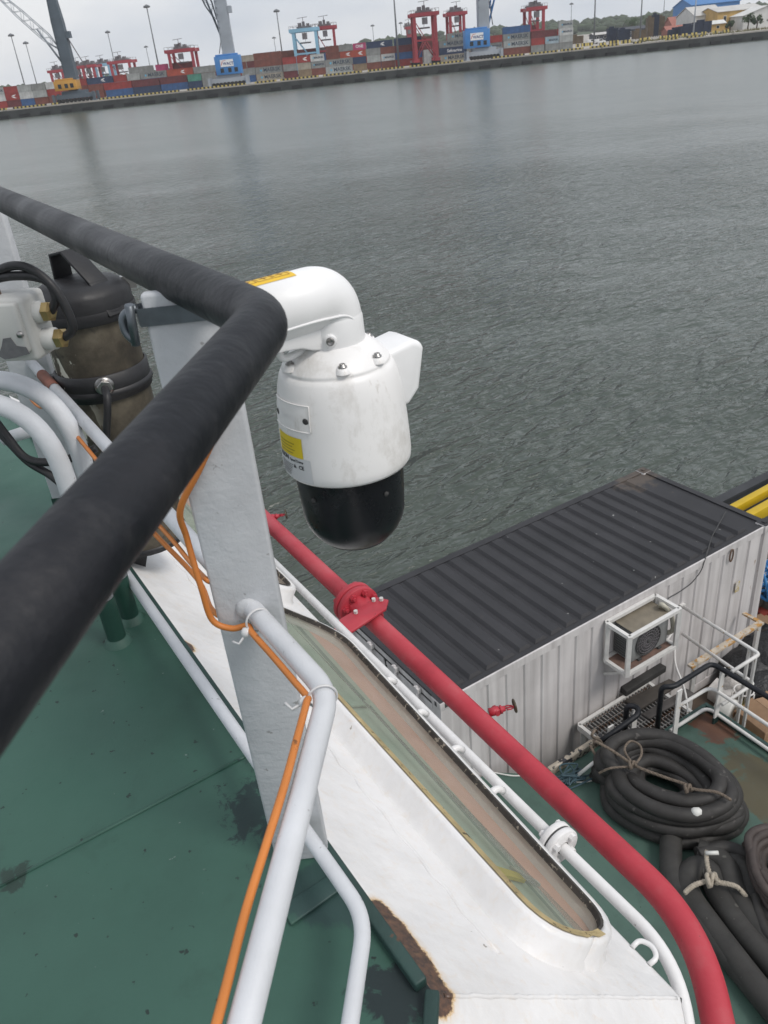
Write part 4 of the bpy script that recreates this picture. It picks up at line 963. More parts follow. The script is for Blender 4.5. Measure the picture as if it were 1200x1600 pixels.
# lashing ring, chain, sticker and roof wire on the long side
p_ = ons(1143, 868, s0 - .01); lr = MB().tube([p_ + N * .035 * math.cos(a) + Z * .1 * math.sin(a) - A * .0 for a in [i * math.pi / 10 for i in range(20)]], .012, 8, closed=True)
obj('lashing_ring', lr, M('rusty_steel', (.14, .09, .065), .8, var=.4, vs=30), ct)
p_ = ons(1152, 917, s0 - .004); obj('warning_sticker', MB().box(p_, A * .003, N * .045, Z * .09), M('faded_yellow', (.52, .40, .16), .7, var=.4, vs=30, spots=((.55, .53, .52), .48, 25)), ct)
wz = [ons(1104, 868, s0 + .05), ons(1096, 892, s0 - .03), ons(1080, 912, s0 - .06), ons(1060, 926, s0 - .06), ons(1043, 935, s0 - .1), ons(1040, 945, s0 - .2)]
rw = [S(6.4, 9.6, zt + .02), S(6.1, 8.9, zt + .01)] + [wz[0] + Z * .03] + wz[1:]
obj('hanging_wire', MB().tube(rw, .008, 6, fillet=.08), m_gask, None, 'thin black wire drooping from the container roof to the air conditioner cage', 'wire')
# ================================================================== RAILING with black top rail
m_rail = M('rail_grey_white', (0.60, 0.615, 0.64), 0.5, var=.10, vs=9, bump=.45, bs=45, spots=((.36, .36, .37), .70, 60), bdist=.003)
m_postp = M('post_grey_paint', (0.50, 0.515, 0.535), 0.55, var=.12, vs=8, bump=.7, bs=48, spots=((.30, .30, .30), .69, 45), bdist=.003)
def tape_mat():
    mt, nt, n, b = nodes_of('black_rail_wrap'); tc = n.new('ShaderNodeTexCoord'); v = tc.outputs['Object']
    f = ramp(nt, noise(nt, v, 5, 6, .6), [(.3, (.0055, .0068, .0095)), (.55, (.010, .0112, .0145)), (.8, (.024, .024, .028))])
    d = ramp(nt, noise(nt, v, 22, 5, .7), [(.55, 0), (.80, .6)]); c = mixc(nt, d, f, (.048, .047, .049))
    nt.links.new(c, b.inputs['Base Color']); nt.links.new(ramp(nt, noise(nt, v, 8, 4), [(.3, .36), (.7, .58)]), b.inputs['Roughness']); b.inputs['Specular IOR Level'].default_value = .28
    b1 = bumpn(nt, None, noise(nt, v, 9, 4), .6, .012); bumpn(nt, b, noise(nt, v, 75, 4, .6), .35, .003, b1); return mt
m_black = tape_mat()
ZT, ZM, ZL = -.236, -.756, -1.257
K = Vector((-.1017, .8438, 0))                     # plan position of the rail corner
RLR = .0278
rail = thing('deck_railing', K + Z * DECK_Z, 'deck railing corner with thick black top rail and white lower rails', 'railing')
def corner_path(z, la, lb): return [K + A * la + Z * z, K + Z * z, K + B * lb + Z * z]
obj('top_rail', MB().tube(corner_path(ZT, 3.2, 1.35), RLR * 1.04, 28, fillet=.045, fs=10), m_black, rail)
obj('middle_rail', MB().tube(corner_path(ZM, 1.93, 1.35), RLR * .565, 20, fillet=.04, fs=8), m_rail, rail)
obj('lower_rail', MB().tube(corner_path(ZL, 1.93, 1.35), RLR * .50, 20, fillet=.05, fs=8), m_rail, rail)
m_redox = M('red_oxide', (.20, .075, .05), .7, var=.2, vs=30)
sr = 1.60; obj('bare_patch', MB().tube([K + A * (sr + .0) + Z * ZM, K + A * (sr + .16) + Z * ZM], RLR * .565 + .0012, 20, cap=False), m_redox, rail, label='bare red oxide patch on the middle rail')
def post(s_, zt, w, dep, ang):
    c = K + A * s_; x = Vector((math.cos(ang), math.sin(ang), 0)); y = Vector((-x.y, x.x, 0))
    return MB().box(c + Z * ((zt + DECK_Z) / 2), x * (w / 2), y * (dep / 2), Z * ((zt - DECK_Z) / 2))
obj('post', post(.262, ZT - .01, .106, .022, 0.02), m_postp, rail, bevel=.005)
obj('post', post(1.96, ZT - .01, .13, .04, 0.0), m_postp, rail, bevel=.005)
m_dkgreen = M('dark_green_base', (.012, .05, .036), .55, var=.15, vs=12)
for s_, w, d_ in ((1.96, .134, .044),):
    c = K + A * s_; obj('post_base', MB().box(c + Z * (DECK_Z + .065), Vector((w / 2, 0, 0)), Vector((0, d_ / 2, 0)), Z * .064), m_dkgreen, rail)
P0 = K + A * .262
for z in (ZM, ZL):
    c = P0 + Z * z - Vector((0, .012, 0)); obj('weld_collar', MB().ico(c, RLR * .74, 3, .04, (1, .45, 1)), m_postp, rail)
# ------------------------------------------------------------------ steel strap that clamps the camera bracket to the post
m_galv = M('galvanised_strap', (.16, .18, .20), .42, metal=.75, var=.3, vs=25)
zs = -.275
stp = thing('clamp_strap', P0 + Z * zs, 'galvanised steel strap clamped round the top of the railing post', 'strap')
lp = [P0 + Vector((x, y, zs)) for x, y in ((-.057, -.014), (.057, -.014), (.06, .016), (.03, .03), (-.03, .03), (-.066, .012))]
sm = MB()
for z_ in (0,):
    n = len(lp); V = [p + Z * -.012 for p in lp] + [p + Z * .012 for p in lp] + [p + (p - (P0 + Z * zs)).normalized() * .003 - Z * .012 for p in lp] + [p + (p - (P0 + Z * zs)).normalized() * .003 + Z * .012 for p in lp]
    F = []
    for i in range(n):
        j = (i + 1) % n; F += [(i, j, n + j, n + i), (2 * n + i, 3 * n + i, 3 * n + j, 2 * n + j), (i, 2 * n + i, 2 * n + j, j), (n + i, n + j, 3 * n + j, 3 * n + i)]
    sm.add(V, F)
obj('band', sm, m_galv, stp)
obj('screw', MB().cyl(P0 + Vector((-.066, -.02, zs + .02)), P0 + Vector((-.072, -.012, zs - .035)), .006, 10).tube([P0 + Vector((-.06, -.006, zs + .012)), P0 + Vector((-.083, -.006, zs + .004)), P0 + Vector((-.083, -.008, zs - .02)), P0 + Vector((-.07, -.012, zs - .032))], .006, 8, fillet=.012), m_galv, stp)
m_clear = M('nylon_tie', (.62, .62, .62), .35, var=.05, spec=.6)

# ================================================================== PTZ CAMERA
m_ptz = None
def ptz_mat():
    mt, nt, n, b = nodes_of('camera_white_plastic'); tc = n.new('ShaderNodeTexCoord'); v = tc.outputs['Object']
    c = mixc(nt, 1.0, (.82, .81, .80), ramp(nt, noise(nt, v, 6, 4), [(.3, .96), (.7, 1.03)]), 'MULTIPLY')
    d = ramp(nt, noise(nt, mapping(nt, v, (1, 1, .6)), 16, 7, .72, .15), [(.52, 0), (.80, .7)]); c = mixc(nt, d, c, (.44, .41, .36))
    d2 = ramp(nt, noise(nt, mapping(nt, v, (38, 38, 16)), 1.0, 5, .65, .1), [(.62, 0), (.74, .5)]); c = mixc(nt, d2, c, (.33, .28, .22))
    nt.links.new(c, b.inputs['Base Color']); nt.links.new(ramp(nt, noise(nt, v, 12, 4), [(.3, .34), (.7, .5)]), b.inputs['Roughness'])
    bumpn(nt, b, noise(nt, v, 400, 2), .05, .001); return mt
m_ptz = ptz_mat(); m_ptzc = M('camera_white_clean', (.82, .82, .82), .4, var=.06, vs=7)
m_dome = M('camera_dome_black', (.008, .009, .0115), .30, var=.2, vs=8, spec=.35); m_dome2 = M('camera_ball_black', (.013, .014, .018), .42, var=.2, vs=10)
m_chrome = M('steel_screw', (.35, .34, .33), .3, metal=1.0, var=.2); m_hole = M('shadow_hole', (.05, .05, .05), .9)
AX = Vector((-.051, 1.236, 0))
ptz = thing('dome_camera', AX + Z * -.765, 'white pan-tilt dome security camera hanging from a bent arm on the railing', 'security camera')
hs_prof = [(.049, -.386), (.056, -.388), (.074, -.403), (.0850, -.4165), (.0868, -.420), (.0858, -.4225), (.0888, -.4240), (.0930, -.432), (.0972, -.446), (.1010, -.465), (.1040, -.490), (.1062, -.520), (.1076, -.552), (.1080, -.578), (.1068, -.590), (.1035, -.595), (.086, -.591)]
body = obj('housing', MB().lathe(AX, hs_prof, 72), m_ptz, ptz)
obj('dome', MB().lathe(AX, [(.092, -.588), (.0928, -.598), (.0918, -.625), (.0905, -.652), (.0892, -.674)] + [(.0892 * math.cos(a), -.678 - .083 * math.sin(a)) for a in [i * math.pi / 2 / 14 for i in range(1, 15)]], 64), m_dome, ptz)
obj('ball_seam', MB().tube([AX + Vector((.0894 * math.cos(a) * math.cos(.85), .0894 * math.sin(a) * math.cos(.85), -.678 - .0832 * math.sin(.85))) for a in [i * math.pi / 20 for i in range(40)]], .0009, 6, closed=True), m_dome2, ptz)
for ang in (-2.3, -.9):
    p = AX + Vector((math.cos(ang) * .0913, math.sin(ang) * .0913, -.63)); obj('recess_screw', MB().lathe(p, [(0, .0), (.004, .0), (.0045, .003), (0, .004)], 10, Vector((math.cos(ang), math.sin(ang), 0))), m_hole, ptz)
# arm
dA = (P0 + Vector((0.02, .05, 0)) - AX); dA.z = 0; dA.normalize(); zA = -.317; RA = .0485
arm_path = [AX + Z * -.388, AX + Z * (zA - .0), AX + Z * zA + dA * .215]
obj('arm', MB().tube(arm_path, RA, 40, fillet=.058, fs=14), m_ptzc, ptz)
obj('collar', MB().lathe(AX, [(.0485, -.345), (.0500, -.350), (.0508, -.386), (.0495, -.390), (.040, -.390)], 40), m_ptzc, ptz)
side = Vector((-dA.y, dA.x, 0))
if side.y > 0: side = -side
web = MB()                                         # raised edge of the arm's inner cover
wpts = [AX + dA * .225 + Z * (zA - .020), AX + dA * .06 + Z * (zA - .018), AX - dA * .004 + Z * (zA - .022), AX - dA * .022 + Z * (zA - .05), AX - dA * .024 + Z * (zA - .066)]
def on_arm(p):                                     # lift a seam line on to the near flank of the arm
    h = p - AX; along = h.dot(dA)
    return p + side * (math.sqrt(max(RA ** 2 - min(abs(p.z - zA), RA * .98) ** 2, 0)) if along > .03 and p.z > zA - .05 else math.sqrt(max(RA ** 2 - min(abs(along), RA * .98) ** 2, 0)))
obj('cover_seam', MB().tube([on_arm(p) for p in wpts], .0022, 8, fillet=.03), m_ptzc, ptz)
web.prism([AX + dA * .030 + Z * (zA - .030) - side * .03, AX + dA * .20 + Z * (zA - .030) - side * .03, AX + dA * .20 + Z * (zA - .050) - side * .03, AX + dA * .105 + Z * (zA - .054) - side * .03, AX + dA * .075 + Z * (zA - .058) - side * .03, AX + dA * .056 + Z * (zA - .066) - side * .03, AX + dA * .030 + Z * (zA - .072) - side * .03], side * .06)
obj('arm_web', web, m_ptzc, ptz, bevel=.003)
hk = [AX + dA * .098 + Z * (zA - .052), AX + dA * .098 + Z * (zA - .074), AX + dA * .070 + Z * (zA - .074), AX + dA * .050 + Z * (zA - .066)]
obj('safety_loop', MB().tube(hk, .006, 8, fillet=.01), m_ptzc, ptz)
obj('wall_plate', MB().box(P0 + Vector((.006, .032, zA - .030)), Vector((.044, 0, 0)), Vector((0, .018, 0)), Z * .062), m_ptzc, ptz, bevel=.008)
sc_dir = Vector((-.04, -1, 0)).normalized()
pc = AX + sc_dir * .0500 + Z * -.372; boss = obj('screw_boss', MB().lathe(pc, [(.010, -.004), (.010, .003), (.008, .0045), (.0, .0045)], 16, sc_dir), m_ptzc, ptz)
obj('screw', MB().lathe(pc + sc_dir * .0046, [(.0, .002), (.004, .002), (.0055, .004), (.0065, .002), (.0065, 0)], 14, sc_dir), m_chrome, boss)
for ang in (-1.42, -.62, -2.6, .8, 2.2):
    d = Vector((math.cos(ang), math.sin(ang), 0)); p = AX + d * .0765 + Z * -.4085
    bs = obj('screw_pocket', MB().lathe(p + d * .004, [(.0, .0030), (.0085, .0022), (.0115, -.006)], 18), m_ptz, ptz)
    obj('screw', MB().lathe(p + d * .004 + Z * .0035, [(.007, .0), (.007, .0015), (.0046, .002), (.0046, .005), (.003, .0055), (.003, .004), (0, .004)], 14), m_chrome, bs)
# antenna / illuminator hood behind
dH = Vector((math.cos(.52), math.sin(.52), 0)); sH = Vector((-dH.y, dH.x, 0))
hp = [(.060, -.420), (.124, -.410), (.142, -.417), (.145, -.428), (.131, -.494), (.108, -.518), (.088, -.518)]
obj('side_hood', MB().prism([AX + dH * r + Z * z - sH * .040 for r, z in hp], sH * .080), m_ptzc, ptz, bevel=.011, bseg=4)
# curved patches on the housing
def rad(z):
    for (r0, z0), (r1, z1) in zip(hs_prof, hs_prof[1:]):
        if z1 <= z <= z0 and z0 != z1: return r0 + (r1 - r0) * (z - z0) / (z1 - z0)
    return .112
def cyl_pt(a, z, off): d = Vector((math.cos(a), math.sin(a), 0)); return AX + d * (rad(z) + off) + Z * z
def patch(a0, a1, z0, z1, off, nx=14, nz=4):
    V = [cyl_pt(a0 + (a1 - a0) * i / nx, z0 + (z1 - z0) * j / nz, off) for j in range(nz + 1) for i in range(nx + 1)]
    return MB().add(V, [(j * (nx + 1) + i, j * (nx + 1) + i + 1, (j + 1) * (nx + 1) + i + 1, (j + 1) * (nx + 1) + i) for j in range(nz) for i in range(nx)], True)
m_ly = M('label_yellow', (.72, .55, .02), .5, var=.05); m_lw = M('label_silver', (.62, .63, .64), .5, var=.04); m_lk = M('label_ink', (.04, .04, .045), .6)
D2 = math.radians
yl = obj('warning_label', patch(D2(-164), D2(-128), -.547, -.513, .0006), m_ly, ptz)
ln = MB()
for k in range(4): q_ = patch(D2(-160), D2(-137 - 3 * (k % 2)), -.5255 - k * .0055, -.5240 - k * .0055, .0010, 8, 1); ln.add(q_.v, q_.f)
obj('print_lines', ln, M('label_brown_ink', (.30, .22, .02), .6), yl, kind='stuff')
wl = obj('product_label', patch(D2(-168), D2(-121), -.590, -.5475, .0006), m_lw, ptz)
def wrapper(a_c, z_c, off=.0011): return lambda x, y: cyl_pt(a_c + x / .112, z_c + y, off)
obj('lettering', text_mb('VISION', .0105, None, None, None, .0004, 'CENTER', wrapper(D2(-156), -.5525)), m_lk, wl, fix=False)
obj('lettering', text_mb('Speed Dome', .0062, None, None, None, .0002, 'CENTER', wrapper(D2(-137), -.5535)), m_lk, wl, fix=False)
obj('lettering', text_mb('CE', .0095, None, None, None, .0003, 'CENTER', wrapper(D2(-131.5), -.5635)), m_lk, wl, fix=False)
ln = MB()
for k in range(7): q_ = patch(D2(-163), D2(-142 - (k * 37 % 9)), -.5635 - k * .0034, -.5624 - k * .0034, .0010, 8, 1); ln.add(q_.v, q_.f)
obj('print_lines', ln, m_lk, wl, kind='stuff')
tri = MB().add([cyl_pt(D2(-139.5) + x / .112, -.5635 + y, .0011) for x, y in ((-.004, -.003), (.004, -.003), (0, .004))], [(0, 1, 2)])
obj('recycling_mark', tri, m_lk, wl, fix=False)
ip = obj('inset_plate', patch(D2(-166), D2(-117), -.500, -.458, .0018, 18, 4), m_ptz, ptz)
for a_ in (-161, -121): obj('screw_hole', MB().lathe(cyl_pt(D2(a_), -.482, .002), [(.0, .0006), (.0042, .0006), (.0055, 0)], 14, Vector((math.cos(D2(a_)), math.sin(D2(a_)), 0))), m_hole, ip)
obj('embossed_lettering', text_mb('CAUTION', .0085, None, None, None, .0003, 'CENTER', wrapper(D2(-142), -.480, .0026)), m_ptzc, ip, fix=False)
rim = MB().tube([cyl_pt(a, z, .0018) for a, z in [(D2(-166) + D2(49) * i / 12, -.458) for i in range(13)] + [(D2(-117), -.465 - .007 * i) for i in range(5)] + [(D2(-117) - D2(49) * i / 12, -.500) for i in range(13)]], .0011, 6)
obj('plate_rim', rim, m_ptz, ip)
# yellow instruction sticker on top of the arm
def arm_patch(l0, l1, a0, a1, off, nx=6, na=8):
    V = []
    for i in range(nx + 1):
        for j in range(na + 1):
            a = a0 + (a1 - a0) * j / na; V.append(AX + Z * zA + dA * (l0 + (l1 - l0) * i / nx) + (side * math.sin(a) + Z * math.cos(a)) * (RA + off))
    return MB().add(V, [(i * (na + 1) + j, i * (na + 1) + j + 1, (i + 1) * (na + 1) + j + 1, (i + 1) * (na + 1) + j) for i in range(nx) for j in range(na)], True)
st_o = obj('arm_sticker', arm_patch(.060, .205, -.42, .36, .0007), M('sticker_yellow', (.78, .50, .03), .5, var=.05), ptz)
pic = MB()
for k in range(5):
    l0 = .066 + k * .0275
    for (p, q, a_, b_) in ((l0, l0 + .0012, -.22, .2), (l0 + .024, l0 + .0252, -.22, .2), (l0, l0 + .025, -.22, -.2), (l0, l0 + .025, .18, .2), (l0 + .006, l0 + .019, -.02, .02), (l0 + .011, l0 + .013, -.12, .12)):
        q_ = arm_patch(p, q, a_, b_, .0011, 1, 3); pic.add(q_.v, q_.f)
obj('pictograms', pic, M('sticker_ink', (.32, .15, .02), .6), st_o, kind='stuff')
obj('tail_wire', MB().tube([AX + Vector((-.075, -.02, -.40)), AX + Vector((-.095, -.03, -.388)), AX + Vector((-.115, -.035, -.380))], .0035, 6), m_gask, ptz)

# ================================================================== SIGNAL LAMP CANISTER
def canister_mat():
    mt, nt, n, b = nodes_of('weathered_bronze'); tc = n.new('ShaderNodeTexCoord'); v = tc.outputs['Object']
    c = ramp(nt, noise(nt, v, 7, 7, .65), [(.3, (.024, .021, .018)), (.47, (.062, .052, .038)), (.62, (.115, .098, .072)), (.75, (.16, .14, .11))])
    d = ramp(nt, noise(nt, v, 14, 5, .6, .8), [(.62, 0), (.7, .8)]); c = mixc(nt, d, c, (.03, .027, .024))
    w = ramp(nt, noise(nt, mapping(nt, v, (18, 18, 9)), 1.0, 4, .55, .6), [(.565, 0), (.59, 1)]); 
    sx = n.new('ShaderNodeSeparateXYZ'); nt.links.new(v, sx.inputs[0])
    side_ = ramp(nt, mathn(nt, 'ADD', mathn(nt, 'MULTIPLY', sx.outputs[0], -4.0), .15), [(.10, 0), (.40, 1)])
    c = mixc(nt, mathn(nt, 'MULTIPLY', w, side_), c, (.62, .60, .52))
    nt.links.new(c, b.inputs['Base Color']); b.inputs['Roughness'].default_value = .55; b.inputs['Metallic'].default_value = .15
    bumpn(nt, b, noise(nt, v, 40, 4), .3, .004); return mt
m_can = canister_mat(); m_cap = M('cap_black', (.015, .015, .017), .5, var=.3, vs=12, spots=((.6, .6, .58), .735, 16), bump=.2, bs=60)
CD = 2.42; cc = ray(163, 590) * CD; CV = Vector((cc.x, cc.y, 0)); rC = .130
def zpy(py):                                       # elevation on the canister axis
    lo, hi = -3.0, .5
    for _ in range(50):
        mid = (lo + hi) / 2; P = Vector((CV.x, CV.y, mid)); c = P.dot(FW); y = 800 - FPX * P.dot(CY) / c
        if y > py: lo = mid
        else: hi = mid
    return (lo + hi) / 2
zc_top, zc_band, zc_low = zpy(478), zpy(585), zpy(830)
can = thing('lamp_canister', CV + Z * zc_low, 'weathered brown metal lamp canister with black handled cap behind the rail', 'canister')
obj('barrel', MB().lathe(CV, [(rC * .97, zc_low), (rC * .97, zc_top)], 48), m_can, can)
cap = obj('cap', MB().lathe(CV, [(rC * 1.05, zc_top - .03), (rC * 1.06, zc_top), (rC * 1.05, zc_top + .04), (rC * .98, zc_top + .055), (rC * .80, zc_top + .07), (rC * .5, zc_top + .08), (.0, zc_top + .083)], 48), m_cap, can)
obj('cap_band', MB().lathe(CV, [(rC * 1.07, zc_top - .028), (rC * 1.085, zc_top - .02), (rC * 1.085, zc_top - .002), (rC * 1.07, zc_top + .004)], 48), m_cap, cap)
hx = Vector((.80, -.60, 0)); hy = Vector((.6, .8, 0))
hpts = [CV + hx * (-.062) + Z * (zc_top + .07), CV + hx * (-.055) + Z * (zc_top + .145), CV + hx * .0 + Z * (zc_top + .155), CV + hx * .09 + Z * (zc_top + .075), CV + hx * .140 + Z * (zc_top - .01)]
hb = MB()
for a_, b_ in zip(hpts, hpts[1:]):
    d = (b_ - a_).normalized(); nn = d.cross(hy).normalized(); hb.box((a_ + b_) / 2, (b_ - a_) / 2 + d * .003, hy * .03, nn * .004)
obj('handle', hb, m_cap, can, bevel=.002)
for (ang, z_) in ((.35, zc_top + .085), (3.3, zc_band - .02)):
    d = Vector((math.cos(ang), math.sin(ang), 0)); p = CV + d * rC * 1.12 + Z * z_
    kn = obj('clamp_knob', MB().lathe(p, [(.0, .04), (.021, .04), (.023, .032), (.023, .012), (.018, .008), (.007, .006), (.007, -.05), (0, -.05)], 14), m_cap, can)
    obj('latch', MB().box(p - d * .012 - Z * .04, d * .02, Vector((-d.y, d.x, 0)) * .012, Z * .018), m_chrome, kn)
bd = obj('mount_band', MB().lathe(CV, [(rC * .99, zc_band - .045), (rC * 1.04, zc_band - .042), (rC * 1.04, zc_band + .032), (rC * .99, zc_band + .036)], 48), m_cap, can)
obj('band_rib', MB().lathe(CV, [(rC * 1.04, zc_band - .032), (rC * 1.08, zc_band - .026), (rC * 1.08, zc_band - .016), (rC * 1.04, zc_band - .01)], 48), m_cap, bd)
gd = Vector((.28, -.96, 0)).normalized(); gp_ = CV + gd * rC * 1.03 + Z * (zc_band + .008)
gl = obj('cable_gland', MB().lathe(gp_, [(.0, .022), (.020, .022), (.022, .020), (.022, -.004)], 6, gd, smooth=False).lathe(gp_, [(.027, -.002), (.027, .006), (.018, .008)], 20, gd), m_chrome, can)
def bez(p, n=24):
    out = []; p = [Vector(q) for q in p]; m_ = len(p)
    for i in range(m_ - 1):
        a = p[max(i - 1, 0)]; b_ = p[i]; c = p[i + 1]; d = p[min(i + 2, m_ - 1)]
        for j in range(n):
            u = j / n; out.append(((b_ * 2) + (c - a) * u + (a * 2 - b_ * 5 + c * 4 - d) * u * u + (b_ * 3 - a - c * 3 + d) * u ** 3) * .5)
    out.append(p[-1]); return out
m_cable = M('cable_black', (.016, .016, .018), .5, var=.3, vs=30, spots=((.5, .5, .5), .735, 30))
cbp = [gp_ + gd * .015, gp_ + gd * .06 - Z * .02, gp_ + gd * .075 - Z * .09 - Vector((.02, 0, 0)), gp_ + gd * .06 - Z * .2 - Vector((.06, 0, 0)), gp_ + gd * .0 - Z * .36 - Vector((.16, .05, 0))]
obj('lamp_cable', MB().tube(bez(cbp), .011, 10), m_cable, None, 'black cable dropping from the canister gland behind the rail', 'cable')
# support under the canister
obj('support_arm', MB().beam(CV + Z * (zc_low + .03) - N * .02, CV - N * (.1) + Z * (DECK_Z - .12), .06, .06).lathe(CV, [(.0, zc_low - .02), (rC, zc_low - .02), (rC, zc_low), (0, zc_low)], 24), m_cap, can)

# ================================================================== SECOND POST: junction box, cables, hoops
P2 = K + A * 1.96
m_box = M('box_cream', (.50, .50, .48), .5, var=.08, vs=8, bump=.1, spots=((.24, .235, .23), .73, 6))
jb = thing('junction_box', onz(30, 520, -.45), 'grey cast junction box with brass cable glands at the left edge', 'junction box')
jc = ray(14, 508) * 1.92
jx = (R0 * .97 + Vector((0, -.22, 0))).normalized(); jz = (Z * .98 + R0 * -.0).normalized(); jy = jz.cross(jx).normalized()
obj('body', MB().box(jc, jx * .085, jy * .05, jz * .075), m_box, jb, bevel=.012, bseg=3)
obj('lid', MB().box(jc - jy * .055 + jz * .008, jx * .075, jy * .010, jz * .058), m_box, jb, bevel=.006)
obj('chipped_paint', MB().prism([jc - jy * .066 + jx * x + jz * z for x, z in ((-.005, -.052), (.012, -.030), (.022, -.012), (.042, -.010), (.05, -.03), (.074, -.034), (.078, -.05), (.04, -.058), (.01, -.062))], -jy * .001), M('bare_grey', (.14, .14, .145), .7, var=.2, vs=60), jb)
m_brass = M('brass', (.42, .31, .14), .35, metal=.85, var=.2)
obj('name_plate', MB().box(jc + jz * .088 - jx * .03 - jy * .01, jx * .04, jy * .006, jz * .02), M('plate_bronze', (.12, .085, .06), .5, metal=.5, var=.4, vs=40), jb)
cab_ends = []
for k, (dz) in enumerate((.028, -.036)):
    p = jc + jx * .083 + jz * dz + jx * (.012 * k)
    g_ = obj('gland', MB().lathe(p, [(.026, -.01), (.026, .016), (.02, .02), (.02, .026)], 20, jx), m_box, jb)
    obj('gland_nut', MB().lathe(p + jx * .022, [(.0, .020), (.016, .020), (.024, .016), (.024, 0.0), (0, 0)], 6, jx, smooth=False), m_brass, g_)
    cab_ends.append(p + jx * .036)
obj('lid_screw', MB().lathe(jc + jx * .07 - jy * .066 - jz * .004, [(0, .006), (.007, .006), (.008, 0)], 10, -jy), m_chrome, jb)
for k, e in enumerate(cab_ends):
    far_ = [e, e + jx * (.022 + .012 * k) + jz * .03, e + jx * (.012 + .0 * k) + jz * (.07 + .05 * k), e - jx * .05 + jz * (.085 + .085 * k), e - jx * .14 + jz * (.075 + .075 * k), e - jx * .30 + jz * (.02 + .03 * k), e - jx * .34 + jz * -.06]
    obj('looped_cable', MB().tube(bez(far_, 12), .0105, 10), m_cable, None, ['inner black cable looping from the upper gland of the junction box', 'outer black cable looping from the lower gland of the junction box'][k], 'cable', 'cables looping into the junction box')
# hoop handrails
F1 = onz(185, 1003, DECK_Z); hoopR = .0245
def hoop(foot, ztop, back, label, rr=hoopR, d=None):
    d = d or Vector((-.93, .36, 0)).normalized()
    t = thing('hoop_rail', foot, label, 'railing', 'bent white hoop rails')
    p = [foot, foot + Z * (ztop - foot.z), foot + Z * (ztop - foot.z) + d * back, foot + d * back + Z * .0]
    obj('hoop', MB().tube(p, rr, 20, fillet=.20, fs=12), m_rail, t)
    for q in (p[0], p[3]):
        b_ = obj('painted_foot', MB().tube([q, q + Z * .155], rr + .0015, 20, cap=False), m_dkgreen, t)
        obj('base_weld', MB().lathe(q, [(rr + .016, .0), (rr + .010, .010), (rr + .001, .020)], 20), m_deck, b_)
    return t
hoop(F1, -.655, .75, 'nearer bent white hoop rail with dark green foot on the deck')
F2 = F1 + Vector((.015, .10, 0)); hoop(F2, -.640, .75, 'farther bent white hoop rail with a rust spot on its bend')
stb = onz(30, 678, -.85); obj('spacer_bar', MB().cyl(stb - R0 * .05 - Z * .012, stb + R0 * .06 + Z * .012, .018, 12), m_rail, None, 'short cream spacer bar beside the hoop rails', 'bar')
for k, (pts_) in enumerate((((-20, 640), (10, 680), (40, 715), (75, 722), (125, 712), (150, 700)), ((-20, 655), (15, 692), (45, 722), (78, 742), (100, 760)))):
    pp = [ray(x, y) * (2.12 + .02 * k) for x, y in pts_]
    obj('sagging_cable', MB().tube(bez(pp, 10), .011, 8), m_cable, None, ['upper black cable sagging behind the hoop rails', 'lower black cable sagging behind the hoop rails'][k], 'cable', 'cables sagging by the hoop rails')

# ================================================================== ORANGE CABLE AND TIES
def orange_mat():
    mt, nt, n, b = nodes_of('orange_cable_sheath'); tc = n.new('ShaderNodeTexCoord'); v = tc.outputs['Object']
    c = mixc(nt, 1.0, (.58, .195, .04), ramp(nt, noise(nt, v, 9, 5), [(.3, .82), (.7, 1.06)]), 'MULTIPLY')
    d = ramp(nt, noise(nt, v, 60, 4, .6), [(.66, 0), (.71, .8)]); c = mixc(nt, d, c, (.12, .055, .02))
    nt.links.new(c, b.inputs['Base Color']); b.inputs['Roughness'].default_value = .5; bumpn(nt, b, noise(nt, v, 70, 3), .2, .002); return mt
m_or = orange_mat(); RO = .0051
def along_rail(s_, z, ox, oz): return K + A * s_ + Z * (z + oz) - N * ox
xr = Vector((1, 0, 0))
bt = lambda l, z, ox, oz: K + B * l + Z * (z + oz) - nB * ox
main = [P0 + Vector((.062, -.016, ZT - .075)), P0 + Vector((.035, -.022, -.40)), P0 + Vector((-.02, -.024, -.49)), P0 + Vector((-.066, -.018, -.56)), P0 + Vector((-.072, .0, -.62)), P0 + Vector((-.064, -.018, -.70)),
        P0 + Vector((-.058, -.022, -.762)), P0 + Vector((-.03, -.026, -.780)), P0 + Vector((-.002, -.034, -.772)), along_rail(.20, ZM, .0235, -.009), along_rail(.13, ZM, .0235, -.007), along_rail(.06, ZM, .0245, -.005), along_rail(.012, ZM, .027, .0),
        bt(.03, ZM, .0235, .009), bt(.09, ZM, .022, .011), bt(.17, ZM, .020, .014), bt(.25, ZM, .0235, .009), bt(.33, ZM, .027, .004), bt(.42, ZM, .0225, .010), bt(.5, ZM, .021, .013), bt(.6, ZM, .0245, .009), bt(1.0, ZM, .0235, .009)]
obj('orange_cable', MB().tube(bez(main, 8), RO, 10), m_or, None, 'orange cable tied along the middle rail and bent round the post', 'cable')
lo2 = [along_rail(1.75, ZM, .03, -.03), along_rail(1.78, ZM, .05, -.06), along_rail(1.70, ZM, .045, -.07), along_rail(1.5, ZM, .03, -.035), along_rail(1.0, ZM, .03, -.03), along_rail(.72, ZM, .03, -.045), along_rail(.55, ZM, .0, -.10), along_rail(.42, ZM, .02, -.09), along_rail(.33, ZM, .02, -.06), P0 + Vector((-.035, .02, ZM - .02))]
obj('orange_cable', MB().tube(bez(lo2, 8), RO, 10), m_or, None, 'orange cable drooping under the middle rail left of the post', 'cable')
lo3 = [along_rail(.95, ZM, .03, -.02), along_rail(.62, ZM, .02, -.02), along_rail(.47, ZM, .025, -.01), P0 + Vector((-.06, -.0, ZM + .06)), P0 + Vector((-.055, .016, ZM + .04))]
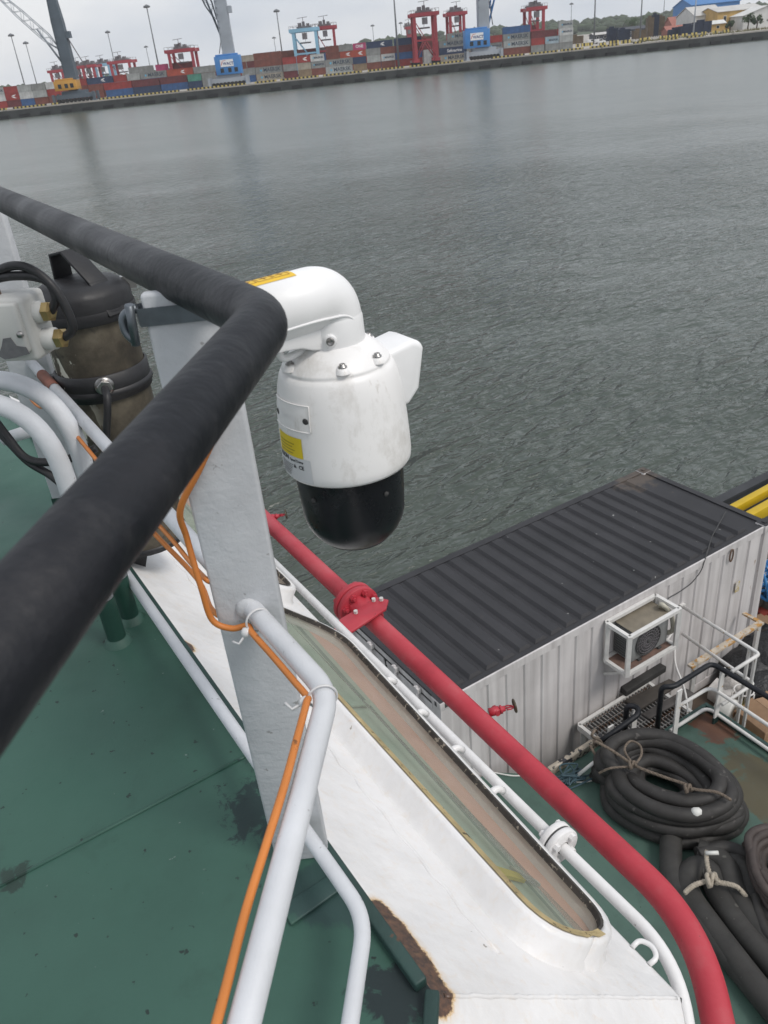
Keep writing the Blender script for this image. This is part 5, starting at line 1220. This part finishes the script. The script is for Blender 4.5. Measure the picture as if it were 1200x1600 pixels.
obj('orange_cable', MB().tube(bez(lo3, 8), RO * .9, 10), m_or, None, 'second thinner orange cable left of the post above the drooping one', 'cable')
def tie(c, axis, r, label, tail):
    axis = axis.normalized(); x = axis.orthogonal().normalized(); y = axis.cross(x)
    t = thing('cable_tie', c, label, 'cable tie', 'translucent cable ties')
    obj('loop', MB().tube([c + (x * math.cos(a) + y * math.sin(a)) * r for a in [i * math.pi / 14 for i in range(28)]], .0018, 6, closed=True), m_clear, t)
    h = c + tail.normalized() * (r + .006)
    obj('head', MB().ico(h, .0085, 2, .12), m_clear, t); obj('tail', MB().tube([h, h + tail.normalized() * .018 - Z * .006, h + tail.normalized() * .026 + axis * .01], .0022, 6), m_clear, t)
tie(K + A * .215 + Z * ZM - N * .006, A, RLR * .565 + .004, 'translucent tie holding the orange cable beside the post', -N - Z * .6)
tie(K + Z * ZM - N * .01 - A * .002, (A - B).normalized(), RLR * .565 + .004, 'translucent tie at the bend of the middle rail', -N * 1.0 - nB * .6)
tie(P0 + Vector((-.052, -.012, -.495)), Vector((.4, 0, .9)), .018, 'white tie on the left edge of the post below the strap', Vector((-.6, -.6, -.4)))
# ================================================================== AIR CONDITIONER IN ITS CAGE
m_cage = M('cage_white', (.62, .61, .59), .6, var=.12, vs=10, spots=((.42, .27, .10), .66, 14))
m_rust = M('rusty_angle', (.50, .44, .36), .75, var=.3, vs=8, spots=((.40, .22, .07), .50, 13), bump=.3)
sw = s0 - .01
bl, br_ = ons(947, 975, sw), ons(1024, 929, sw)
zt_c = (bl.z + br_.z) / 2; ta, tb_ = bl.dot(N), br_.dot(N)
sf_ = onz(987, 995, zt_c).dot(A); zb_c = ons(941, 1032, sw).z
cage = thing('conditioner_cage', S((sw + sf_) / 2, (ta + tb_) / 2, zb_c), 'white angle iron cage fixed to the container side with rust spots', 'cage')
cw = .05
for z_ in (zt_c, zb_c):
    for (a_, b_) in ((S(sw, ta, z_), S(sf_, ta, z_)), (S(sf_, ta, z_), S(sf_, tb_, z_)), (S(sf_, tb_, z_), S(sw, tb_, z_)), (S(sw, tb_, z_), S(sw, ta, z_))):
        obj('frame_bar', MB().beam(a_, b_, cw, cw), m_cage, cage)
for (s_, t_) in ((sf_, ta), (sf_, tb_), (sw - .03, ta), (sw - .03, tb_)): obj('upright_bar', MB().beam(S(s_, t_, zb_c - .02), S(s_, t_, zt_c + .024), cw + .006, cw + .006), m_cage, cage)
for t_ in (ta + .02, tb_ - .02): obj('strut', MB().beam(S(sw, t_, zb_c - .25), S(sf_ + .1, t_, zb_c - .03), .04, .03), m_cage, cage)
obj('tray', MB().sbox(sf_ + .03, sw - .03, ta + .03, tb_ - .03, zb_c - .004, zb_c + .012), M('tray_rusty', (.16, .10, .08), .8, var=.4, vs=9), cage)
m_acu = M('unit_grey', (.22, .225, .225), .55, var=.12, vs=6, streak=((.10, .095, .08), .6, 8)); m_act = M('unit_top_brown', (.19, .165, .125), .7, var=.25, vs=6)
ac = thing('air_conditioner', S((sw + sf_) / 2, (ta + tb_) / 2, zb_c + .02), 'grey outdoor air conditioner unit with round fan inside the white cage', 'air conditioner')
aw = (tb_ - ta); a0, a1_ = ta + aw * .20, tb_ - aw * .06; u0, u1 = sf_ + .10, sf_ + .42; zh = zb_c + .03 + (zt_c - zb_c) * .80
obj('casing', MB().sbox(u0, u1, a0, a1_, zb_c + .04, zh), m_acu, ac, bevel=.015)
obj('top_cover', MB().sbox(u0 - .006, u1 + .006, a0 - .006, a1_ + .006, zh + .001, zh + .02), m_act, ac)
for t_ in (a0 + .12, a1_ - .18): obj('foot', MB().sbox(u0 - .02, u1 + .02, t_, t_ + .06, zb_c + .013, zb_c + .039), m_gask, ac)
fc = S(u0 - .004, a0 + (a1_ - a0) * .42, (zb_c + .04 + zh) / 2); fR = (zh - zb_c) * .43
fg = obj('fan_grille', MB().lathe(fc, [(fR * 1.02, 0), (fR * 1.02, .018), (fR * .96, .018), (fR * .96, 0)], 40, -A), m_gask, ac)
for q_ in (.25, .45, .65, .82): obj('grille_ring', MB().tube([fc - A * .016 + (N * math.cos(a) + Z * math.sin(a)) * fR * q_ for a in [i * math.pi / 14 for i in range(28)]], .005, 6, closed=True), m_mach, fg)
for k in range(20):
    a = k * math.pi / 10; obj('grille_spoke', MB().tube([fc - A * .014 + (N * math.cos(a) + Z * math.sin(a)) * fR * .18, fc - A * .014 + (N * math.cos(a + .35) + Z * math.sin(a + .35)) * fR * .96], .004, 5), m_mach, fg)
obj('fan_disc', MB().lathe(fc, [(0, .004), (fR * .95, .002)], 30, -A), m_hole, fg)
obj('fan_hub', MB().lathe(fc, [(0, .03), (fR * .16, .028), (fR * .18, .012)], 20, -A), m_gask, fg)
fin = MB()
for k in range(12): fin.sbox(u0 + .02, u1 - .02, a0 - .012, a0, zb_c + .08 + k * .04, zb_c + .095 + k * .04)
obj('side_fins', fin, m_gask, ac, kind='stuff')
vp = S(u0 + .1, a1_ - .1, zh + .05)
obj('refrigerant_hose', MB().tube(bez([ons(1034, 958, sw - .05), S(sw - .2, tb_ - .12, zh + .12), S(u0 + .02, a1_ + .05, zh - .05), S(u0 - .02, a1_ + .07, zh - .3), S(u0 + .1, a1_ + .05, zb_c + .1)], 8), .032, 10), M('lagging_cream', (.42, .40, .33), .8, var=.3, vs=20), ac)
obj('drain_hose', MB().tube(bez([S(u0, a1_ - .05, zb_c), onz(1050, 1030, -8.0) + Z * .5, onz(1052, 1060, HOSE_Z) + Z * .3, onz(1068, 1090, HOSE_Z) + Z * .15, onz(1074, 1120, HOSE_Z) + Z * .03, onz(1062, 1130, HOSE_Z)], 8), .014, 8), m_cage, ac)

# ================================================================== GRATING PLATFORM, RACK AND RAILINGS
gz = -8.16; g_s0, g_s1, g_t0, g_t1 = 4.74, 5.72, 5.96, 7.30
m_grat = M('grating_grey', (.20, .195, .19), .7, var=.3, vs=8, spots=((.10, .06, .04), .55, 10))
gr = thing('grating_platform', S(5.2, 6.6, gz), 'grey steel grating walkway between the container and the green deck', 'walkway')
obj('edge_frame', MB().beam(S(g_s0, g_t0, gz), S(g_s1, g_t0, gz), .05, .09).beam(S(g_s0, g_t1, gz), S(g_s1, g_t1, gz), .05, .09).beam(S(g_s1, g_t0, gz), S(g_s1, g_t1, gz), .05, .09).beam(S(g_s0, g_t0, gz), S(g_s0, g_t1, gz), .05, .09), m_cage, gr)
gb0 = None
for k in range(22):
    t_ = g_t0 + .06 + k * (g_t1 - g_t0 - .1) / 21
    if gb0 is None: gb0 = obj('grating_bar', MB().beam(S(g_s0, t_, gz), S(g_s1, t_, gz), .014, .05), m_grat, gr); gl0 = WL[gb0]; gt0 = t_
    else: place('grating_bar', gb0.data, gl0 + N * (t_ - gt0), gr)
gb1 = None
for k in range(9):
    s_ = g_s0 + .08 + k * .105
    if gb1 is None: gb1 = obj('cross_bar', MB().beam(S(s_, g_t0, gz + .012), S(s_, g_t1, gz + .012), .012, .012), m_grat, gr); gl1 = WL[gb1]; gs0 = s_
    else: place('cross_bar', gb1.data, gl1 + A * (s_ - gs0), gr)
for (s_, t_) in ((g_s0 + .05, g_t0 + .03), (g_s1 - .05, g_t0 + .03), (g_s0 + .05, g_t1 - .03), (g_s1 - .05, g_t1 - .03)): obj('leg', MB().beam(S(s_, t_, MAIN_Z), S(s_, t_, gz - .045), .06, .06), m_cage, gr)
m_plank = M('dark_rubber_mat', (.035, .034, .033), .8, var=.4, vs=5, bump=.3)
def slab_px(pts, z, th, name, mat, label, cat, group=None, tilt=None):
    pp = [onz(x, y, z) for x, y in pts]
    return obj(name, MB().prism(pp, (0, 0, th)), mat, None, label, cat, group, bevel=.015)
slab_px(((968, 1081), (1030, 1044), (1041, 1050), (978, 1090)), gz + .03, .11, 'rubber_block', m_plank, 'long dark rubber block lying on the grating below the cage', 'block')
slab_px(((975, 1098), (1045, 1064), (1062, 1072), (1000, 1112)), gz + .03, .05, 'plank', M('wet_plank', (.07, .06, .052), .8, var=.5, vs=4, streak=((.03, .025, .02), .8, 5)), 'dark weathered plank on the grating beside the rubber block', 'plank')
slab_px(((1002, 1118), (1072, 1078), (1085, 1086), (1014, 1126)), gz + .03, .04, 'plank', M('grey_plank', (.10, .09, .085), .8, var=.5, vs=4), 'greyish plank on the grating nearest the green deck', 'plank')
# rusty rack rail along the container
sk = 5.42; ra, rb_ = ons(1078, 1042, sk), ons(1190, 972, sk); zk = (ra.z + rb_.z) / 2
rk = thing('pipe_rack', S(sk, (ra.dot(N) + rb_.dot(N)) / 2, MAIN_Z), 'rust speckled angle rail on legs along the container foot', 'rack')
obj('rail', MB().beam(S(sk, ra.dot(N), zk), S(sk, rb_.dot(N), zk), .09, .035), m_rust, rk)
obj('end_rail', MB().beam(S(sk, rb_.dot(N) - .02, zk + .002), S(sk + .3, rb_.dot(N) - .02, zk + .002), .06, .03), m_rust, rk)
for t_ in (ra.dot(N) + .1, rb_.dot(N) - .06): obj('leg', MB().beam(S(sk, t_, MAIN_Z), S(sk, t_, zk - .02), .07, .05), m_cage, rk)
# landing rails projecting from the container
lr = thing('landing_railing', onz(1187, 1022, -8.0), 'white tubular landing rails projecting from beside the cage', 'railing')
q1 = ons(1067, 948, sw); zu = q1.z; q2 = ons(1066, 990, sw); zl_ = q2.z
U = [q1, onz(1187, 1022, zu), onz(1143, 1050, zu)]; Lw = [q2, onz(1178, 1068, zl_), onz(1128, 1101, zl_)]
obj('upper_rail', MB().tube(U, .024, 10, fillet=.06), m_cage, lr); obj('lower_rail', MB().tube(Lw, .024, 10, fillet=.06), m_cage, lr)
for p in (U[1].lerp(U[0], .12), U[1].lerp(U[2], .15)): obj('post', MB().beam(Vector((p.x, p.y, MAIN_Z)), p, .06, .02), m_cage, lr)
obj('end_bracket', MB().beam(q1 + A * .02 - N * .03, q1 + A * .02 + N * .05, .05, .06), m_cage, lr)
# railing of the green hose deck
hr = thing('hose_deck_railing', onz(1117, 1129, HOSE_Z), 'railing of the lower green deck with black top rail and flat white posts', 'railing')
zr = HOSE_Z + .93
obj('top_rail', MB().tube([onz(1025, 1158, HOSE_Z), onz(1025, 1158, HOSE_Z) * (zr / HOSE_Z) * .0 + Vector((onz(1025, 1158, HOSE_Z).x, onz(1025, 1158, HOSE_Z).y, zr)), onz(1053, 1073, zr), onz(1112, 1036, zr), onz(1200, 1089, zr), onz(1330, 1170, zr)], .034, 12, fillet=.10), m_black, hr)
for (zz, pts_) in ((HOSE_Z + .55, ((1061, 1103), (1110, 1073), (1200, 1133), (1320, 1215))), (HOSE_Z + .12, ((1047, 1142), (1105, 1105), (1200, 1171), (1320, 1258)))):
    obj('white_rail', MB().tube([onz(x, y, zz) for x, y in pts_], .024, 10, fillet=.12), m_cage, hr)
for (x, y) in ((1052, 1163), (1117, 1129), (1290, 1250)):
    b_ = onz(x, y, HOSE_Z); obj('post', MB().box(b_ + Z * .46, N * .042, A * .010, Z * .46), m_cage, hr); obj('post_base', MB().box(b_ + Z * .05, N * .046, A * .013, Z * .05), m_lip, hr)
hl = thing('ladder_handrail', onz(985, 1160, HOSE_Z), 'short black bent handrail at the head of the ladder beside the hose coil', 'handrail')
zz = HOSE_Z + .62
vb_ = onz(975, 1158, HOSE_Z)
obj('rail', MB().tube([vb_, Vector((vb_.x, vb_.y, zz)), onz(996, 1104, zz), onz(998, 1116, zz), onz(955, 1147, zz - .12), onz(935, 1160, zz - .2)], .036, 12, fillet=.08), m_black, hl)
for (x, y, h) in ((988, 1156, .55), (952, 1170, .4)):
    b_ = onz(x, y, HOSE_Z); obj('post', MB().box(b_ + Z * h / 2, N * .045, A * .012, Z * h / 2), m_cage, hl)

# ================================================================== HOSES
m_hose = M('rubber_hose', (.026, .024, .0225), .66, var=.35, vs=5, spots=((.07, .065, .06), .66, 12), bump=.35, bs=35); m_hose2 = M('rubber_hose_grey', (.034, .0325, .030), .75, var=.3, vs=4, bump=.3, bs=35, spots=((.08, .078, .07), .68, 9))
ring = [(930, 1200), (942, 1170), (985, 1152), (1040, 1166), (1095, 1205), (1145, 1255), (1158, 1290), (1130, 1312), (1070, 1322), (1005, 1302), (955, 1255)]
def coil(name, ring, r, z, scales, label, cat, mat, seed=1, jit=.05):
    rnd = random.Random(seed); base = [onz(x, y, z) for x, y in ring]; n = len(base); c = sum(base, Vector()) / n
    lx = max((p - c).length for p in base); pts = []
    rel = [p - c for p in base]
    for (f, lay) in scales:
        ox, oy = rnd.uniform(-jit, jit) * lx, rnd.uniform(-jit, jit) * lx; tx, ty = rnd.uniform(-.09, .09), rnd.uniform(-.09, .09)
        ff = [f * (1 + rnd.uniform(-.05, .05)) for _ in range(n)]
        for i in range(n):
            d = rel[i] * ff[i]; pts.append(Vector((c.x + ox + d.x, c.y + oy + d.y, z + r + lay * r * 1.5 + tx * d.x + ty * d.y + rnd.uniform(-.2, .2) * r)))
    return obj(name, MB().tube(bez(pts, 7), r, 12), mat, None, label, cat)
ring = [(937, 1225), (948, 1198), (988, 1184), (1042, 1192), (1098, 1222), (1138, 1256), (1152, 1288), (1130, 1312), (1075, 1320), (1010, 1304), (960, 1268)]
coil('hose_coil', ring, .085, HOSE_Z, [(1.0, 0), (.93, .1), (.82, 0), (.70, .1), (.58, 0), (.97, 1.1), (.86, 1.2), (.74, 1.1), (.60, 1.0), (.45, .8), (.94, 2.2), (.80, 2.3), (.66, 2.0), (.50, 1.7), (.88, 3.1), (.70, 3.0), (.40, 1.0)], 'large coil of thick black rubber hose tied with rope on the green deck', 'hose', m_hose, 3, .10)
ring2 = [(1165, 1330), (1185, 1312), (1215, 1312), (1250, 1340), (1270, 1390), (1250, 1430), (1215, 1430), (1180, 1385)]
coil('hose_coil', ring2, .045, HOSE_Z + .25, [(1, 0), (.9, 0), (.78, 0), (.66, 0), (.54, 0), (.95, 1), (.82, 1.1), (.7, 1), (.92, 2), (.75, 2)], 'smaller coil of thin brown hose at the right edge', 'hose', M('thin_hose_brown', (.055, .042, .038), .7, var=.3, vs=6, bump=.2), 5)
for k, (pts_, r_, z_, lab) in enumerate([
        (((1300, 1700), (1200, 1565), (1150, 1500), (1105, 1440), (1078, 1400), (1074, 1372), (1090, 1356), (1110, 1366), (1122, 1395), (1152, 1442), (1200, 1500), (1290, 1600)), .125, .02, 'thick black hose bend nearest the red pipe bend'),
        (((1090, 1330), (1118, 1340), (1136, 1358), (1144, 1388), (1168, 1430), (1205, 1475), (1290, 1560)), .13, .02, 'thick black hose bend under the pale rope knot'),
        (((1130, 1352), (1152, 1350), (1170, 1372), (1180, 1410), (1205, 1440), (1290, 1510)), .11, .03, 'thick black hose bend right of the pale rope knot'),
        (((1050, 1295), (1048, 1330), (1050, 1365), (1060, 1395), (1082, 1420), (1110, 1460), (1160, 1520), (1260, 1640)), .12, .0, 'thick black hose lying lowest beside the red pipe'),
        (((1090, 1335), (1130, 1325), (1165, 1335), (1200, 1345), (1280, 1360)), .08, .12, 'black hose crossing between the two coils'),
        (((1180, 1400), (1190, 1440), (1210, 1470), (1290, 1530)), .05, .2, 'thin black hose at the right edge under the small coil')]):
    obj('rubber_hose', MB().tube(bez([onz(x, y, HOSE_Z + z_ + r_) for x, y in pts_], 10), r_, 16), m_hose2 if k < 4 else m_hose, None, lab, 'hose', 'loose hoses by the coil')
m_rope = M('rope_brown', (.17, .135, .105), .9, var=.4, vs=30, bump=1.0, bs=110, bdist=.01); m_rope2 = M('rope_pale', (.42, .37, .30), .9, var=.3, vs=30, bump=1.0, bs=110, bdist=.01)
def rope(pts_, z, r, mat, label, knot=None):
    t = thing('rope', onz(pts_[0][0], pts_[0][1], z), label, 'rope', 'ropes tying the hoses')
    base = bez([onz(x, y, z + dz) for x, y, dz in [(p[0], p[1], p[2] if len(p) > 2 else 0) for p in pts_]], 12)
    for ph in (0, 2.1, 4.2):                       # three laid strands
        st_ = []
        for i, p in enumerate(base):
            d = (base[min(i + 1, len(base) - 1)] - base[max(i - 1, 0)]).normalized(); x_ = d.orthogonal().normalized(); y_ = d.cross(x_)
            st_.append(p + (x_ * math.cos(i * 1.1 + ph) + y_ * math.sin(i * 1.1 + ph)) * r * .5)
        obj('strand', MB().tube(st_, r * .6, 6), mat, t)
    for kp in (knot or []):
        c = onz(kp[0], kp[1], z + .03); pts2 = [c + Vector((math.cos(a) * r * 2, math.sin(a * 1.7) * r * 2, math.sin(a * 2.3) * r * 1.6)) for a in [i * .5 for i in range(26)]]
        obj('knot', MB().tube(pts2, r * .9, 6), mat, t)
zR = HOSE_Z + .60
rope([(930, 1158, .2), (955, 1172, .1), (985, 1192), (1000, 1200), (1040, 1215), (1070, 1225), (1085, 1233), (1120, 1238, .02), (1142, 1250)], zR, .018, m_rope, 'brown rope stretched across the large hose coil', [(988, 1195), (1075, 1232)])
rope([(988, 1193), (976, 1172), (985, 1158), (1000, 1165), (1002, 1180), (992, 1195)], zR + .02, .014, m_rope, 'brown rope loop standing up from the coil knot')
rope([(936, 1208, -.1), (955, 1200), (985, 1198)], zR, .014, m_rope, 'brown rope end round the left side of the coil')
rope([(1070, 1395, -.05), (1085, 1383), (1110, 1376), (1125, 1379), (1150, 1385), (1165, 1400, -.1)], HOSE_Z + .36, .026, m_rope2, 'pale rope tied round the thick hoses', [(1112, 1375)])
rope([(1112, 1375), (1105, 1350), (1104, 1330)], HOSE_Z + .36, .024, m_rope2, 'pale rope end standing up from the hose knot')
rope([(922, 1165, .25), (932, 1180, .18), (945, 1176, .2), (938, 1158, .3), (925, 1150, .5), (930, 1140, .55)], HOSE_Z + .2, .018, m_rope, 'frayed brown rope knotted on the ladder handrail', [(932, 1160)])
m_fit = M('pale_fitting', (.6, .6, .57), .5, var=.1)
p = onz(1090, 1269, zR - .1); obj('hose_fitting', MB().lathe(p, [(.0, -.06), (.05, -.06), (.06, -.02), (.045, .03), (.0, .06)], 16, (R0 + Z * .3)), m_fit, None, 'small pale hose fitting lying on the large coil', 'fitting')
p = onz(1102, 1333, HOSE_Z + .4); obj('pin', MB().cyl(p, p + Vector((.13, -.02, .01)), .022, 10), m_fit, None, 'short pale pin between the coils', 'pin')
nl = thing('net_bundle', onz(895, 1217, HOSE_Z), 'small heap of blue-grey netting rope beside the gutter', 'netting'); rnd = random.Random(9)
for k in range(7):
    c = onz(890, 1217, HOSE_Z + .06); pp = [c + Vector((rnd.gauss(0, .12), rnd.gauss(0, .07), abs(rnd.gauss(0, .05)))) for _ in range(7)]
    obj('strand', MB().tube(bez(pp, 6), .011, 6), M('net_blue', (.05, .09, .11), .9, var=.3), nl)
obj('thin_rope', MB().tube(bez([onz(x, y, HOSE_Z + .012) for x, y in ((715, 1208), (760, 1206), (800, 1212), (830, 1212), (870, 1219), (905, 1222), (925, 1220))], 8), .010, 6), m_fit, None, 'thin white line lying along the green deck edge', 'rope')
obj('pipe_stub', MB().cyl(onz(902, 1212, HOSE_Z + .1), onz(932, 1188, HOSE_Z + .35), .022, 10), m_cage, None, 'short white pipe leaning by the gutter', 'pipe')
obj('drain_pipe', MB().tube([S(5.30, 5.2, MAIN_Z), S(5.34, 5.2, HOSE_Z - .1), S(5.34, 5.5, HOSE_Z - .1)], .04, 10, fillet=.05), m_lip, None, 'green drain pipe under the gutter edge', 'pipe')

# ================================================================== STORES ON THE MAIN DECK AT THE RIGHT
m_card = M('cardboard', (.30, .19, .115), .85, var=.2, vs=6); m_cardr = M('red_print_box', (.33, .06, .045), .7, var=.2, vs=6)
def carton(c, w, d, h, rot, mat, label):
    x = Vector((math.cos(rot), math.sin(rot), 0)); y = Vector((-x.y, x.x, 0)); t = thing('carton', c, label, 'box', 'cartons on the main deck')
    obj('body', MB().box(c + Z * h / 2, x * w / 2, y * d / 2, Z * h / 2), mat, t, bevel=.01)
    for s_, ang in ((-1, .5), (1, .25)):
        p = c + Z * (h + .004) + x * s_ * w / 2; q = p - x * s_ * w * .48 * math.cos(ang) + Z * w * .48 * math.sin(ang)
        obj('flap', MB().prism([p - y * d / 2, p + y * d / 2, q + y * d / 2, q - y * d / 2], Z * .006), mat, t)
    obj('tape', MB().box(c + Z * h / 2 - y * (d / 2 + .002), x * w * .5, y * .001, Z * .025), m_seal, t)
carton(onz(1192, 1150, MAIN_Z), .62, .5, .42, .4, m_card, 'large brown carton on the main deck beyond the hose deck railing')
carton(onz(1212, 1128, MAIN_Z), .55, .45, .34, .9, m_card, 'brown carton with red contents behind the large carton')
carton(onz(1195, 1010, MAIN_Z), .5, .45, .45, .6, m_card, 'brown carton beyond the rack at the right edge')
carton(onz(1202, 985, MAIN_Z) + Z * .3, .6, .3, .18, .2, m_cardr, 'flat red carton on top of the far stores')
carton(onz(1133, 1092, MAIN_Z), .42, .34, .22, .5, m_pwhite, 'small white carton under the landing rails')
m_hz = M('hazard_yellow', (.58, .43, .03), .7, var=.2, vs=5, spots=((.06, .055, .04), .62, 9))
for k, (x, y, w, d, r_) in enumerate([(1152, 1088, .55, .42, .6), (1136, 1112, .42, .36, .6), (1158, 1138, .5, .26, .55), (1182, 1160, .5, .26, .55), (1200, 1180, .5, .26, .55), (1082, 1128, .3, .2, .5)]):
    c = onz(x, y, MAIN_Z + .05); ux = Vector((math.cos(r_), math.sin(r_), 0)); uy = Vector((-ux.y, ux.x, 0))
    hp_ = thing('hazard_plate', c, ['yellow plate with black stripes by the small white carton', 'yellow plate next to the white roll', 'yellow striped step, leftmost along the railing', 'yellow striped step, middle one along the railing', 'yellow striped step at the right edge along the railing', 'small yellow plate under the grating'][k], 'plate', 'yellow hazard plates on the main deck')
    obj('plate', MB().box(c, ux * w / 2, uy * d / 2, Z * .03), m_hz, hp_, bevel=.006)
    for j in (-1, 0, 1):
        o_ = c + ux * j * w * .3 + Z * .0325
        obj('stripe', MB().prism([o_ - ux * .03 - uy * d * .42, o_ + ux * .02 - uy * d * .42, o_ + ux * .05 + uy * d * .42, o_ + uy * d * .42], Z * .002), m_gask, hp_)
p = onz(1135, 1110, MAIN_Z + .2); d_ = (R0 * .6 + Vector((0, -.7, .1))).normalized()
rl = thing('white_roll', onz(1135, 1118, MAIN_Z), 'white plastic roll standing on the main deck under the railing', 'roll')
obj('roll', MB().lathe(p, [(.06, -.12), (.19, -.12), (.20, -.10), (.20, .10), (.19, .12), (.06, .12), (.06, -.12)], 28, d_), m_fit, rl); obj('core', MB().lathe(p, [(.03, -.125), (.058, -.125), (.058, .125), (.03, .125)], 20, d_), m_card, rl)
st = thing('wire_stool', onz(1147, 1122, MAIN_Z), 'small white wire stand beside the white roll', 'stand')
for k in range(4):
    b_ = onz(1147, 1125, MAIN_Z) + Vector(((k % 2) * .22, (k // 2) * .2, 0)); obj('leg', MB().tube([b_, b_ + Z * .45 + Vector((.03, .02, 0))], .012, 6), m_cage, st)
b_ = onz(1147, 1125, MAIN_Z); obj('seat_ring', MB().tube([b_ + Vector((.14 + .14 * math.cos(a), .12 + .13 * math.sin(a), .46)) for a in [i * math.pi / 10 for i in range(20)]], .012, 6, closed=True), m_cage, st)
m_bag = M('black_bag', (.018, .019, .021), .42, var=.4, vs=4, bump=.8, bs=9, bdist=.06)
for k, (x, y, r_, sq) in enumerate([(1178, 1045, .42, (1.3, 1.0, .8)), (1195, 1070, .38, (1.2, 1, .7)), (1212, 1030, .5, (1.2, 1.1, .9)), (1168, 1015, .3, (1.2, 1, .8)), (1200, 1000, .36, (1.1, 1, .9))]):
    c = onz(x, y, MAIN_Z + r_ * .6); mb = MB().ico(c, r_, 3, .05, sq); obj('stuffed_bag', mb, m_bag, None, 'black stuffed bag, %s of the heap at the right edge' % ['front left one', 'front right one', 'largest one', 'small one by the rack', 'rear one'][k], 'bag', 'black bags heaped on the main deck')
m_cloth = M('pale_cloth', (.45, .43, .41), .9, var=.3, vs=10, bump=.8, bs=16, bdist=.04)
for k, (x, y, r_) in enumerate([(1171, 1022, .22), (1142, 1078, .2)]):
    obj('cloth_bundle', MB().ico(onz(x, y, MAIN_Z + r_ * .9), r_, 3, .09, (.9, .8, 1.3)), m_cloth, None, ['pale crumpled plastic bundle under the rack end', 'pale crumpled plastic bundle behind the hose deck post'][k], 'bundle', 'pale plastic bundles')
m_tarp = M('brown_tarp', (.13, .115, .10), .8, var=.4, vs=5, bump=.7, bs=7, bdist=.05)
obj('tarp_roll', MB().tube(bez([S(6.2, 10.35, MAIN_Z + .35), S(6.9, 10.4, MAIN_Z + .5), S(7.6, 10.6, MAIN_Z + .45)], 8), .42, 18).tube(bez([S(5.9, 10.9, MAIN_Z + .5), S(6.9, 11.0, MAIN_Z + .9), S(7.9, 11.1, MAIN_Z + .6)], 8), .4, 18), m_tarp, None, 'rolled brown tarpaulin behind the container end', 'tarpaulin')
bn = thing('blue_rope_heap', onz(1205, 905, -8.2), 'heap of bright blue rope behind the container end', 'rope'); rnd = random.Random(4)
for k in range(16):
    c = onz(1204, 903, -8.1); pp = [c + Vector((rnd.gauss(0, .22), rnd.gauss(0, .2), rnd.gauss(0, .16))) for _ in range(7)]
    obj('rope_loop', MB().tube(bez(pp, 6), .028, 7), M('rope_blue', (.05, .22, .50), .8, var=.35, vs=8, spots=((.6, .62, .65), .6, 9)), bn)
obj('stores_bin', MB().sbox(5.2, 7.6, 11.3, 12.6, MAIN_Z, MAIN_Z + .75).sbox(5.1, 7.7, 11.2, 12.7, MAIN_Z + .75, MAIN_Z + .8), m_bag, None, 'dark stores bin behind the tarpaulin at the right edge', 'bin')
m_yb = M('crane_yellow', (.52, .35, .01), .5, var=.12, vs=3)
yb = thing('yellow_boom', onz(1180, 790, MAIN_Z), 'yellow twin beam boom resting behind the container end', 'boom')
a_, b2 = onz(1120, 838, -7.05), onz(1290, 742, -7.05); dd = (b2 - a_).normalized(); pp_ = Vector((-dd.y, dd.x, 0))
obj('beam', MB().beam(a_, b2, .14, .2), m_yb, yb, bevel=.01); obj('beam', MB().beam(a_ + pp_ * .27 + Z * .06, b2 + pp_ * .27 + Z * .06, .12, .16), m_yb, yb, bevel=.01)
obj('cross_tie', MB().beam(a_.lerp(b2, .75), a_.lerp(b2, .75) + pp_ * .28, .1, .1), m_yb, yb)
for f_ in (.55, .95): c = a_.lerp(b2, f_); obj('rest_post', MB().beam(Vector((c.x, c.y, MAIN_Z)), c - Z * .12, .12, .12), m_gask, yb)
obj('bulwark', MB().sbox(8.36, 8.44, 9.9, 14.9, MAIN_Z, MAIN_Z + .9).sbox(8.3, 8.5, 9.9, 14.9, MAIN_Z + .9, MAIN_Z + .96), m_hull, main_deck)

# ================================================================== HAZE over the harbour
def haze_mat():
    mt = bpy.data.materials.new('harbour_haze'); mt.use_nodes = True; nt = mt.node_tree; nt.nodes.remove(nt.nodes['Principled BSDF'])
    v = nt.nodes.new('ShaderNodeVolumePrincipled'); v.inputs['Color'].default_value = (.95, .97, 1.0, 1); v.inputs['Density'].default_value = 0.00013; v.inputs['Anisotropy'].default_value = 0.2
    nt.links.new(v.outputs[0], nt.nodes['Material Output'].inputs['Volume']); return mt
obj('haze', MB().abox(-2400, 2400, -60, 2650, WATER_Z - 3.2, 80), haze_mat(), label='thin pale haze over the harbour', cat='haze', kind='stuff')
